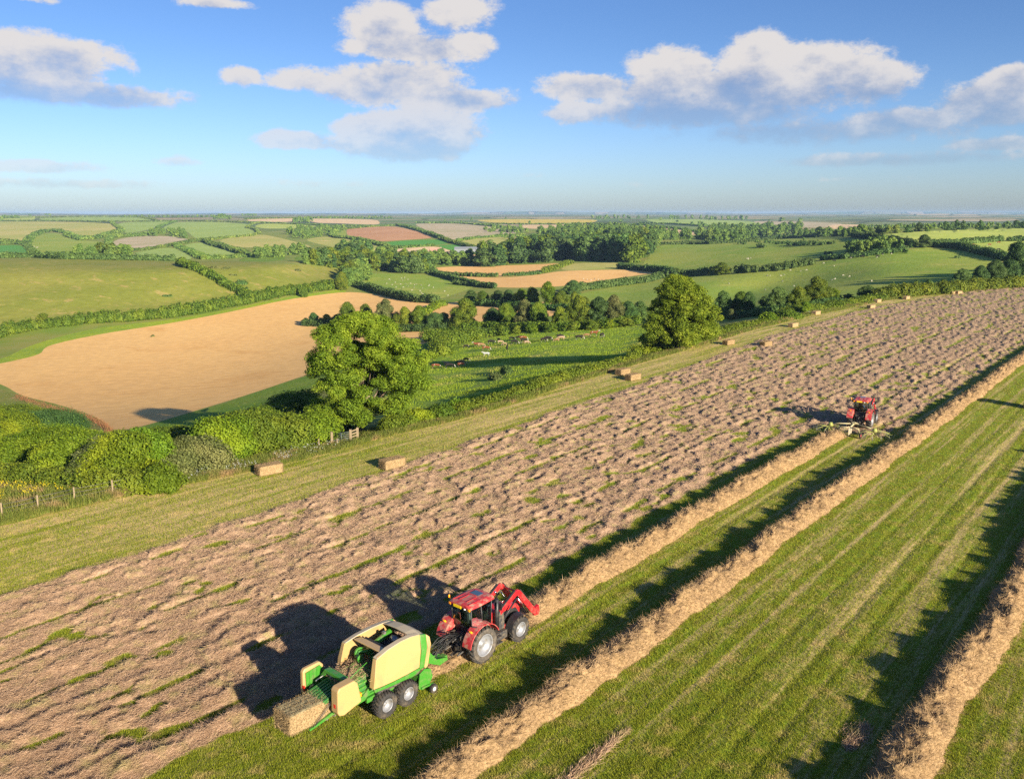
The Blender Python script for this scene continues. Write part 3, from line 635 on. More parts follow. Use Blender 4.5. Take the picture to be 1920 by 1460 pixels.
def merge_tubes(T):
    V, Fc, o = [], [], 0
    for v, f in T: V.append(v); Fc.append(f + o); o += len(v)
    return np.concatenate(V), np.concatenate(Fc)

# ---- the two big trees by the hedge
def big_tree(px, py, height, width, lobes, label, trunk_r, mats, seed, ivy=False, leaf=.30):
    g = np.random.default_rng(seed); p = wp(px, py); root = empty('ash_tree', p); tag(root, label, 'tree')
    T = []
    T.append(tube([(0,0,-.4),(0,0,.2),(.05,0,height*.14),(.15,.05,height*.3),(.1,0,height*.5)], [trunk_r*1.7, trunk_r*1.25, trunk_r, trunk_r*.8, trunk_r*.5], 10))
    for i in range(len(lobes)):
        if i % 5: continue
        c = lobes[i, :3] * np.array([.6, .6, .72]); s = np.array([.1, 0, height * (.14 + .2 * g.uniform())]); mid = (s + c) / 2 + g.normal(0, .35, 3) - [0, 0, .3]
        T.append(tube([s, (s + mid) / 2 + g.normal(0, .15, 3), mid, (mid + c) / 2 + g.normal(0, .2, 3), c], [trunk_r*.42, trunk_r*.34, trunk_r*.25, trunk_r*.16, trunk_r*.07], 6))
    V, Fc = merge_tubes(T); link('trunk', np_mesh('trunk', V, Fc, [M['bark']]), root)
    parts = foliage(lobes, leaf, 2.4, .50, g, up=.15, shell=(.60, 1.24))
    # twig sprays breaking the outline
    sp = []
    for _ in range(900):
        l = lobes[g.integers(len(lobes))]; d = g.normal(size=3); d[2] += .3; d /= np.linalg.norm(d)
        sp.append([*(l[:3] + d * l[3:] * 1.05), *(np.array([.45, .45, .3]) * g.uniform(.6, 1.3))])
    parts += foliage(np.array(sp), leaf * .8, 1.7, 0, g)
    link('crown', np_mesh_mixed('crown', parts, [mats]), root)
    if ivy:
        z = np.linspace(.9, height * .36, 26); L = np.stack([g.normal(0, .14, 26), g.normal(-.1, .14, 26), z, .5 - z * .03, .5 - z * .03, .35 + 0 * z], 1)
        link('ivy', np_mesh_mixed('ivy', foliage(L, .16, 2.0, .7, g), [M['ivy']]), root)
    return root
def lobes_from_outline(rows, scale, g, depth=.85, per=1.0, rs=(.75, 1.55)):
    """rows: (height m, left m, right m) of the crown outline -> lobes filling it"""
    L = []
    rows = np.array(rows); zs = rows[:, 0]
    n = int(150 * per)
    for _ in range(n):
        z = g.uniform(zs.min(), zs.max()); a = np.interp(z, zs, rows[:, 1]); b = np.interp(z, zs, rows[:, 2]); c = (a + b) / 2; hw = (b - a) / 2
        th = g.uniform(0, 2 * math.pi); rr = g.uniform(.05, 1) ** .5; s = g.uniform(*rs); k = max(hw - s * .8, .1)
        L.append([c + math.cos(th) * k * rr, math.sin(th) * k * rr * depth, z, s * g.uniform(.9, 1.3), s * g.uniform(.9, 1.3), s * g.uniform(.6, .85)])
    return np.array(L)
g1 = np.random.default_rng(3)
# outline read from the photograph at about 17 px per metre
big_tree(676, 814, 12.9, 14, lobes_from_outline([(1.6,-5.6,-1.5),(2.6,-6.2,3.2),(3.8,-6.4,7.2),(5.4,-6.0,8.4),(6.8,-5.2,8.7),(8.4,-5.8,8.6),(9.8,-5.6,7.3),(11.2,-4.8,5.4),(12.4,-2.8,3.8),(13.0,-1.0,1.8)], 1, g1, per=1.25, rs=(.5,1.1)),
         'huge bright green ash tree with an ivy covered trunk beside the metal gate', .42, M['leaf_ash'], 5, True, .18)
big_tree(1271, 655, 12.0, 15, lobes_from_outline([(1.3,-6.2,-1.5),(1.7,-6.6,4.5),(3.2,-7.0,6.9),(5.0,-6.4,7.2),(6.8,-5.4,6.6),(8.4,-4.4,5.6),(9.8,-4.0,4.2),(11.0,-3.0,2.6),(11.7,-1.6,1.2)], 1, g1, per=1.7, rs=(.55,1.25)),
         'broad rounded green tree standing alone at the hedge beyond the hay bales', .5, M['leaf_ash'], 9, False, .25)

# ---- prototypes for all other trees: unit height 1
def proto_tree(seed, h=10., w=9., n=24, leaf=.7, mat='leaf_oak', trunk=True, base=.15, cover=1.5, lr=(.16, .30)):
    g = np.random.default_rng(seed); L = crown_lobes(h, w, n, g, base=base, lr=lr)
    cm = np_mesh_mixed('crown', foliage(L, leaf, cover, .8, g), [M[mat]])
    tm = None
    if trunk:
        T = [tube([(0,0,-.5),(0,0,.3),(.1,0,h*.25),(0,.1,h*.5)], [h*.04, h*.03, h*.024, h*.012], 7)]
        for k in range(4):
            a = g.uniform(0, 6.28); T.append(tube([(.05,0,h*.22),(math.cos(a)*w*.14,math.sin(a)*w*.14,h*.36),(math.cos(a)*w*.27,math.sin(a)*w*.27,h*.52)], [h*.016, h*.01, h*.004], 5))
        V, Fc = merge_tubes(T); tm = np_mesh('trunk', V, Fc, [M['bark']])
    return cm, tm, h, w
PM = {}
for k, mt in enumerate(['leaf_oak', 'leaf_dark', 'leaf_grey', 'leaf_lime']):
    PM[mt] = [proto_tree(100 + k * 10 + j, 10, 9, 52, .36, mt, base=.05, cover=1.8) for j in range(4)]
PMB = {mt: [proto_tree(200 + k * 10 + j, 4., 5., 22, .24, mt, base=-.1) for j in range(3)] for k, mt in enumerate(['leaf_oak', 'leaf_dark', 'leaf_grey', 'leaf_lime'])}
PF = {mt: [proto_tree(300 + k * 10 + j, 10, 8.5, 20, .85, mt, trunk=False, base=-.05, cover=1.5, lr=(.18,.32)) for j in range(6)] for k, mt in enumerate(['leaf_far', 'leaf_oak', 'leaf_dark'])}
PFF = {mt: [proto_tree(400 + k * 10 + j, 10, 10, 7, 2.4, mt, trunk=False, base=-.1, cover=1.1, lr=(.26,.4)) for j in range(5)] for k, mt in enumerate(['leaf_far', 'leaf_oak', 'leaf_dark'])}
def place_tree(name, px, py, hpx, wpx, mat, label, group=None, bush=False, cat='tree'):
    p = wp(px, py); k = F / p.y; h = hpx / k; wd = wpx / k
    if p.y > 620 or hpx < 16:
        mm = mat if mat in PF else 'leaf_far'
        cm, tm, ph, pw = rnd.choice((PF if hpx > 11 else PFF)[mm])
        o = link(name, cm); o.location = p - Vector((0, 0, .03 * h)); o.rotation_euler.z = rnd.uniform(0, 6.28); o.scale = (wd / pw, wd / pw, h / ph)
        return tag(o, label, cat, group)
    cm, tm, ph, pw = rnd.choice((PMB if bush else PM)[mat])
    r = empty(name, p - Vector((0, 0, .1)), rnd.uniform(0, 6.28)); r.scale = (wd / pw, wd / pw, h / ph); tag(r, label, cat, group)
    link('crown', cm, r); link('trunk', tm, r); return r
ORD = ['leftmost', 'second', 'third', 'fourth', 'fifth', 'sixth', 'seventh', 'eighth', 'ninth', 'tenth', 'eleventh', 'twelfth', 'thirteenth', 'fourteenth', 'fifteenth', 'sixteenth']
def row(desc, group, T, name='broadleaf_tree', cat='tree', bush=False):
    T = sorted(T)
    for i, t in enumerate(T):
        px, py, h, wd = t[:4]; mt = t[4] if len(t) > 4 else 'leaf_oak'
        lab = t[5] if len(t) > 5 else ('rightmost ' if i == len(T) - 1 else ORD[i] + ' ') + desc + ('' if i in (0, len(T) - 1) else ', counted from the left')
        place_tree(name, px, py, h, wd, mt, lab, group, bush, cat)
# trees along the stream below the cow meadow
row('tree in the row behind the grazing cows', 'trees behind the cow meadow', [
 (868,617,58,50,'leaf_oak'),(925,614,38,42,'leaf_dark'),(950,612,44,38,'leaf_oak'),(985,616,56,46,'leaf_grey'),(1012,616,50,40,'leaf_oak'),(1050,617,44,34,'leaf_oak'),(1088,614,60,46,'leaf_oak'),(1122,612,56,44,'leaf_dark'),(1152,610,58,40,'leaf_grey'),(1180,606,40,34,'leaf_dark'),(1200,602,38,34,'leaf_dark')])
row('rounded bush at the near side of the cow meadow trees', 'bushes below the cow meadow trees', [
 (905,632,20,34,'leaf_dark'),(935,628,20,34,'leaf_oak'),(968,626,16,30,'leaf_oak'),(1000,624,18,30,'leaf_lime'),(1035,622,16,30,'leaf_oak'),(1070,620,18,32,'leaf_oak'),(1110,618,20,34,'leaf_oak'),(1145,615,18,34,'leaf_lime'),(1175,612,18,30,'leaf_oak')], 'bush', 'bush', True)
row('tree in the middle hedgerow between the golden fields', 'trees of the middle hedgerow', [
 (884,570,26,30,'leaf_dark'),(908,572,27,30,'leaf_oak'),(932,572,28,30,'leaf_dark'),(955,573,30,30,'leaf_dark'),(978,575,34,32,'leaf_oak'),(1002,576,38,34,'leaf_oak'),(1030,578,50,36,'leaf_lime'),(1052,578,34,30,'leaf_oak'),(1075,576,30,26,'leaf_oak'),(1072,552,27,34,'leaf_dark'),(1098,584,28,30,'leaf_oak'),(1122,590,34,30,'leaf_dark'),(1156,588,30,34,'leaf_oak'),(1180,588,24,26,'leaf_dark')])
row('tree standing in the golden field above the huge ash', 'trees in front of the golden wheat field', [
 (589,609,24,22,'leaf_dark'),(574,607,12,18,'leaf_dark'),(612,610,22,24,'leaf_oak'),(632,612,24,26,'leaf_dark'),(655,616,50,36,'leaf_oak'),(690,617,48,34,'leaf_oak'),(726,620,60,44,'leaf_grey'),(756,620,46,36,'leaf_oak'),(784,619,46,40,'leaf_oak'),(812,619,34,34,'leaf_dark'),(834,617,32,30,'leaf_dark')])
row('tree at the field corner right of the broad rounded tree', 'trees right of the broad rounded tree', [
 (1358,597,52,34,'leaf_dark'),(1384,592,46,40,'leaf_oak'),(1405,590,44,30,'leaf_dark'),(1436,586,32,30,'leaf_dark'),(1462,584,46,42,'leaf_dark'),(1490,584,48,38,'leaf_oak'),(1503,580,40,30,'leaf_oak'),(1524,574,56,40,'leaf_oak'),(1540,572,48,32,'leaf_oak'),(1562,566,26,28,'leaf_lime'),(1590,563,14,22,'leaf_dark'),(1622,562,27,38,'leaf_dark')])
row('round bush along the right hand field hedge', 'bushes of the right hand hedge', [
 (1372,600,22,28,'leaf_grey'),(1425,592,20,24,'leaf_dark'),(1508,588,24,26,'leaf_lime'),(1655,556,16,22,'leaf_oak'),(1678,553,16,24,'leaf_dark'),(1702,551,15,22,'leaf_oak'),(1720,549,24,22,'leaf_dark'),(1742,547,24,26,'leaf_dark'),(1764,545,22,24,'leaf_oak'),(1788,542,20,26,'leaf_dark'),(1826,539,18,30,'leaf_oak')], 'bush', 'bush', True)
row('big dark tree at the right edge of the hay field', 'big trees at the right edge', [
 (1806,538,34,32,'leaf_dark'),(1836,536,38,34,'leaf_dark'),(1862,534,46,44,'leaf_dark'),(1888,531,44,46,'leaf_dark'),(1905,527,72,56,'leaf_dark'),(1938,525,84,64,'leaf_dark'),(1985,522,90,70,'leaf_dark'),(2040,519,92,74,'leaf_dark'),(2100,517,95,74,'leaf_dark'),(2170,513,95,80,'leaf_dark')])
row('tree on the ridge of the upper right pasture', 'trees on the right hand ridge', [
 (1536,443,18,18,'leaf_dark'),(1568,443,14,22,'leaf_dark'),(1585,441,12,16,'leaf_dark'),(1612,440,13,20,'leaf_dark'),(1630,439,14,20,'leaf_far'),(1648,439,17,20,'leaf_dark'),(1664,438,15,20,'leaf_far'),(1682,437,16,20,'leaf_far'),(1702,436,15,20,'leaf_dark'),(1722,434,18,18,'leaf_dark'),(1738,434,14,18,'leaf_far'),(1772,432,17,14,'leaf_dark'),(1783,432,10,20,'leaf_dark'),(1794,431,19,12,'leaf_dark'),(1806,431,18,14,'leaf_dark'),(1838,431,19,15,'leaf_dark'),(1822,431,6,14,'leaf_dark'),(1845,432,9,18,'leaf_dark'),(1870,430,5,14,'leaf_dark'),(1906,427,13,16,'leaf_dark')][:16])
row('small tree beyond the pale ridge field at the right', 'small trees beyond the ridge field', [(1870,430,6,16,'leaf_dark'),(1905,428,15,16,'leaf_dark'),(1918,428,14,18,'leaf_dark'),(1893,429,5,14,'leaf_dark'),(1845,432,9,18,'leaf_dark')])
place_tree('broadleaf_tree', 1734, 464, 24, 29, 'leaf_dark', 'round dark tree where two hedges meet on the upper right hillside')
place_tree('bush', 1706, 464, 12, 20, 'leaf_dark', 'low dark bush just left of the round hilltop tree', cat='bush')
place_tree('bush', 1697, 475, 9, 18, 'leaf_grey', 'pale bush on the slope below the round hilltop tree', cat='bush')
place_tree('broadleaf_tree', 1354, 515, 23, 32, 'leaf_oak', 'single rounded tree halfway along the middle right hedge')
place_tree('broadleaf_tree', 1313, 512, 12, 15, 'leaf_dark', 'small round tree left of the single hedge tree')
place_tree('broadleaf_tree', 88, 612, 26, 32, 'leaf_oak', 'rounded tree growing out of the long hedge at lower left')
place_tree('broadleaf_tree', 571, 557, 22, 14, 'leaf_oak', 'small pointed tree in the hedge at the head of the wheat field')
place_tree('broadleaf_tree', 343, 497, 15, 30, 'leaf_oak', 'dense tree at the crest where the diagonal hedge begins')
place_tree('broadleaf_tree', 774, 563, 10, 24, 'leaf_dark', 'dark bush in the hedge of the round sheep pasture', cat='tree')
place_tree('broadleaf_tree', 1271, 512, 10, 20, 'leaf_oak', 'low tree at the end of the lower golden strip')

# ---- woods: trees scattered over traced ground
WOODS = [ # polygon of ground, spacing px, height m, mats, group/label
 ([(884,503),(905,494),(950,486),(985,480),(1040,478),(1100,478),(1165,480),(1205,490),(1178,494),(1165,489),(1060,490),(985,494),(940,498)], 10, 21, ('leaf_dark','leaf_oak','leaf_dark'), 'tall tree at the front edge of the dark wood'),
 ([(985,480),(1000,470),(1030,460),(1080,455),(1150,452),(1200,452),(1238,455),(1215,478),(1205,488),(1165,480),(1100,478)], 10, 17, ('leaf_dark','leaf_dark','leaf_oak'), 'tree inside the dark wood in the valley'),
 ([(1000,438),(1060,429),(1110,429),(1180,433),(1260,442),(1330,450),(1240,452),(1200,449),(1100,449),(1020,448)], 9, 15, ('leaf_far',), 'tree of the grey green wood behind the dark wood'),
 ([(1306,447),(1340,434),(1380,430),(1460,428),(1510,430),(1500,436),(1420,446),(1370,456),(1330,456)], 8, 15, ('leaf_far',), 'tree of the far wood left of the ridge trees'),
 ([(460,486),(490,478),(530,478),(575,474),(560,480),(500,484)], 8, 12, ('leaf_far','leaf_dark'), 'tree of the small wood behind the hill crest'),
 ([(560,495),(610,490),(650,488),(690,486),(700,494),(720,500),(690,510),(655,505),(600,498)], 9, 13, ('leaf_oak','leaf_dark'), 'tree in the valley wood left of the farmstead'),
 ([(700,492),(750,494),(800,500),(812,508),(790,513),(740,512),(700,510)], 10, 14, ('leaf_oak','leaf_oak','leaf_dark'), 'tree in the round topped wood below the farmstead'),
 ([(645,512),(675,508),(695,510),(690,524),(668,534),(645,545),(630,545),(640,530)], 10, 9, ('leaf_oak',), 'tree in the thicket at the head of the wheat field'),
 ([(632,476),(660,470),(690,472),(700,484),(670,486)], 9, 14, ('leaf_dark',), 'dark tree left of the farmstead lane'),
 ([(706,484),(732,482),(742,490),(716,492)], 9, 13, ('leaf_far',), 'tree beside the white farmhouse'),
 ([(760,492),(800,488),(860,488),(900,490),(880,498),(800,499),(770,497)], 9, 11, ('leaf_far','leaf_dark'), 'tree between the farmstead and the dark wood'),
 ([(532,435),(560,428),(600,427),(648,428),(640,437),(615,444),(560,448),(542,443)], 8, 11, ('leaf_far',), 'tree of the far copse above the olive slope'),
 ([(272,444),(300,436),(340,434),(352,444),(358,449),(325,443),(290,444)], 8, 12, ('leaf_far',), 'tree of the small wood on the far left slope'),
 ([(135,484),(200,484),(252,485),(250,481),(200,479),(140,480)], 9, 11, ('leaf_oak','leaf_far'), 'tree of the wooded belt behind the left hill'),
 ([(545,418),(585,418),(585,414),(560,412),(548,414)], 6, 14, ('leaf_far',), 'tree of the copse beside the long tan strip'),
 ([(898,428),(975,430),(1000,438),(960,437),(900,432)], 8, 11, ('leaf_far',), 'tree of the copse below the yellow strip'),
 ([(938,443),(1008,446),(1004,450),(950,450)], 8, 8, ('leaf_far',), 'tree of the small copse on the olive pasture'),
 ([(1108,409),(1200,409),(1210,410),(1110,411)], 6, 16, ('leaf_far',), 'tree of the long skyline wood at centre'),
 ([(1212,409),(1330,410),(1400,411),(1400,413),(1215,411)], 6, 17, ('leaf_far',), 'tree of the right part of the skyline wood'),
 ([(1290,421),(1400,427),(1440,430),(1420,431),(1300,424)], 8, 10, ('leaf_far',), 'hedge tree below the light green distant field'),
 ([(1600,427),(1760,426),(1920,424),(1920,427),(1760,429),(1610,430)], 5, 7, ('leaf_far',), 'distant tree below the blue horizon on the right'),
 ([(1480,440),(1540,437),(1620,437),(1640,441),(1560,446),(1500,446)], 9, 9, ('leaf_dark',), 'low tree around the ridge end at right'),
 ([(1580,470),(1620,462),(1660,462),(1700,470),(1660,474),(1610,478),(1590,482),(1580,478)], 9, 7, ('leaf_dark','leaf_oak'), 'scrubby tree of the hillside thicket on the right'),
]
specs = []
for poly, sp, hm, mts, lab in WOODS:
    P = np.array(poly, float); g = np.random.default_rng(len(lab) * 7 + int(P[0, 0]))
    x0, y0 = P.min(0); x1, y1 = P.max(0); syy = max(1.6, sp * .42)
    for yy in np.arange(y0, y1 + syy, syy):
        for xx in np.arange(x0, x1, sp):
            x = xx + g.uniform(-.6, .6) * sp; y = yy + g.uniform(-.5, .5) * syy; ins = False; j = len(P) - 1
            for i in range(len(P)):
                if (P[i,1] > y) != (P[j,1] > y) and x < (P[j,0]-P[i,0]) * (y - P[i,1]) / (P[j,1]-P[i,1]) + P[i,0]: ins = not ins
                j = i
            if ins:
                k = pxm(x, y); hh = hm * g.uniform(.75, 1.15); specs.append((hh * k, x, y, hh * k, max(hh * k * g.uniform(.75, 1.1), sp * 1.25), mts[g.integers(len(mts))], lab))
# field trees and skyline trees: px, base, h px, w px
for (x, y, h, wd, lab) in [(93,404.5,4,12,'clump'),(60,405,4,6,'c'),(25,409,6,40,'c'),(4,412,7,12,'c')]:
    for j in range(max(1, int(wd / 6))): specs.append((h, x + (j - wd / 12) * 6, y, h, 8, 'leaf_far', 'small tree on the far left skyline'))
for x in list(np.arange(230, 275, 5)) + list(np.arange(280, 400, 9)): specs.append((4, x, 407.5, 4 + rnd.uniform(-1, 1.5), 8, 'leaf_far', 'small dark tree on the skyline above the striped field'))
for x in np.arange(402, 434, 5): specs.append((8, x, 411, 7 + 3 * math.sin((x - 400) / 33 * 3.1), 9, 'leaf_far', 'tree of the dark skyline clump left of centre'))
for x in np.arange(455, 482, 5): specs.append((5, x, 405, 4.6, 7, 'leaf_far', 'tree of the tiny hilltop clump on the skyline'))
for x in np.arange(590, 735, 6): specs.append((5, x, 410, 5 + rnd.uniform(-1, 1), 8, 'leaf_far', 'tree of the dark skyline belt left of centre'))
for (x, y, h, wd) in [(834,416,6,5),(865,418,5,6),(884,413,6,6),(918,435,8,12),(993,420,6,8),(1029,422,5,5),(948,411,4,5),(1320,425,5,8),(1465,416,8,16),(1500,417,8,14),(1442,415,4,6),(803,462,5,5),(958,463,10,12),(940,468,8,10),(1238,413,5,8),(1270,416,4,8),(1163,417,6,10),(1400,428,6,12),(1458,444,8,14),(1472,446,5,9),(1420,455,7,12),(1508,450,6,8)]:
    specs.append((h, x, y, h, wd, 'leaf_far', 'lone tree in the distant farmland'))
specs.sort(key=lambda s: -s[0] * s[4])
NIND = 250
for (k, x, y, h, wd, mt, lab) in specs[:NIND]:
    grp = lab.replace('tree', 'trees', 1)
    place_tree('broadleaf_tree', x, y, h, wd, mt, 'one ' + lab if not lab.startswith('one') else lab, grp)
def rest():
    VV_, FF_, off = [], [], 0
    for (k, x, y, h, wd, mt, lab) in specs[NIND:]:
        cm, tm, ph, pw = rnd.choice((PF if h > 11 else PFF)[mt if mt in PF else 'leaf_far'])
        if not hasattr(rest, 'c'): rest.c = {}
        if cm.name not in rest.c:
            V = np.empty(len(cm.vertices) * 3, np.float32); cm.vertices.foreach_get('co', V); Fi = np.empty(len(cm.polygons) * 3, np.int32); cm.polygons.foreach_get('vertices', Fi); rest.c[cm.name] = (V.reshape(-1, 3), Fi.reshape(-1, 3))
        V, Fc = rest.c[cm.name]; p = wp(x, y); s = F / p.y; a = rnd.uniform(0, 6.28); ca, sa = math.cos(a), math.sin(a)
        Q = np.stack([(V[:,0]*ca - V[:,1]*sa) * wd / s / pw, (V[:,0]*sa + V[:,1]*ca) * wd / s / pw, V[:,2] * h / s / ph], -1) + np.array(p)
        VV_.append(Q); FF_.append(Fc + off); off += len(V)
    o = link('woodland', np_mesh('woodland', np.concatenate(VV_), np.concatenate(FF_), [M['leaf_far']], False)); tag(o, 'far smaller trees of the distant woods and skyline', 'woodland', kind='stuff')
rest()

# ---- hedges: continuous banks of bush
def hedge(name, line, hm, wm, mat, label, leaf=None, group=None, cat='hedge', var=.35, core=.78, zoff=0.0, cover=1.7):
    hm, wm = (hm * .8, wm * .62) if mat == 'leaf_far' else (hm * .85, wm * .76); P = np.array(line, float); W = wps(P[:, 0], P[:, 1]); g = np.random.default_rng(int(abs(P[0, 0]) * 13 + P[0, 1] * 7) + len(line))
    Ym = W[:, 1].mean(); L = []
    for i in range(len(P) - 1):
        n = max(2, int(np.linalg.norm(W[i + 1] - W[i]) / (wm * .30)))
        t = np.arange(n) / n; xx = P[i,0] + (P[i+1,0]-P[i,0]) * t; yy = P[i,1] + (P[i+1,1]-P[i,1]) * t
        Q = wps(xx, yy)
        for q in Q:
            f = .72 * (.75 + .75 * float(fbm(q[0] * .06 * 6 / wm, q[1] * .06 * 6 / wm, 3, 3))) * (1 + g.uniform(-var, var) * .35)
            L.append([q[0] + g.normal(0, wm * .12), q[1] + g.normal(0, wm * .12), q[2] + hm * .36 * f + zoff, wm * .42 * g.uniform(.8, 1.2), wm * .42 * g.uniform(.8, 1.2), hm * .62 * f])
    L = np.array(L); lf = leaf or max(.22, Ym * .0021)
    lf = np.maximum(.22, L[:, 1] * .0021) if leaf is None else lf
    me = np_mesh_mixed(name, foliage(L, lf, cover, core, g, up=.5), [M[mat]])
    o = link(name, me); tag(o, label, cat, group); return o
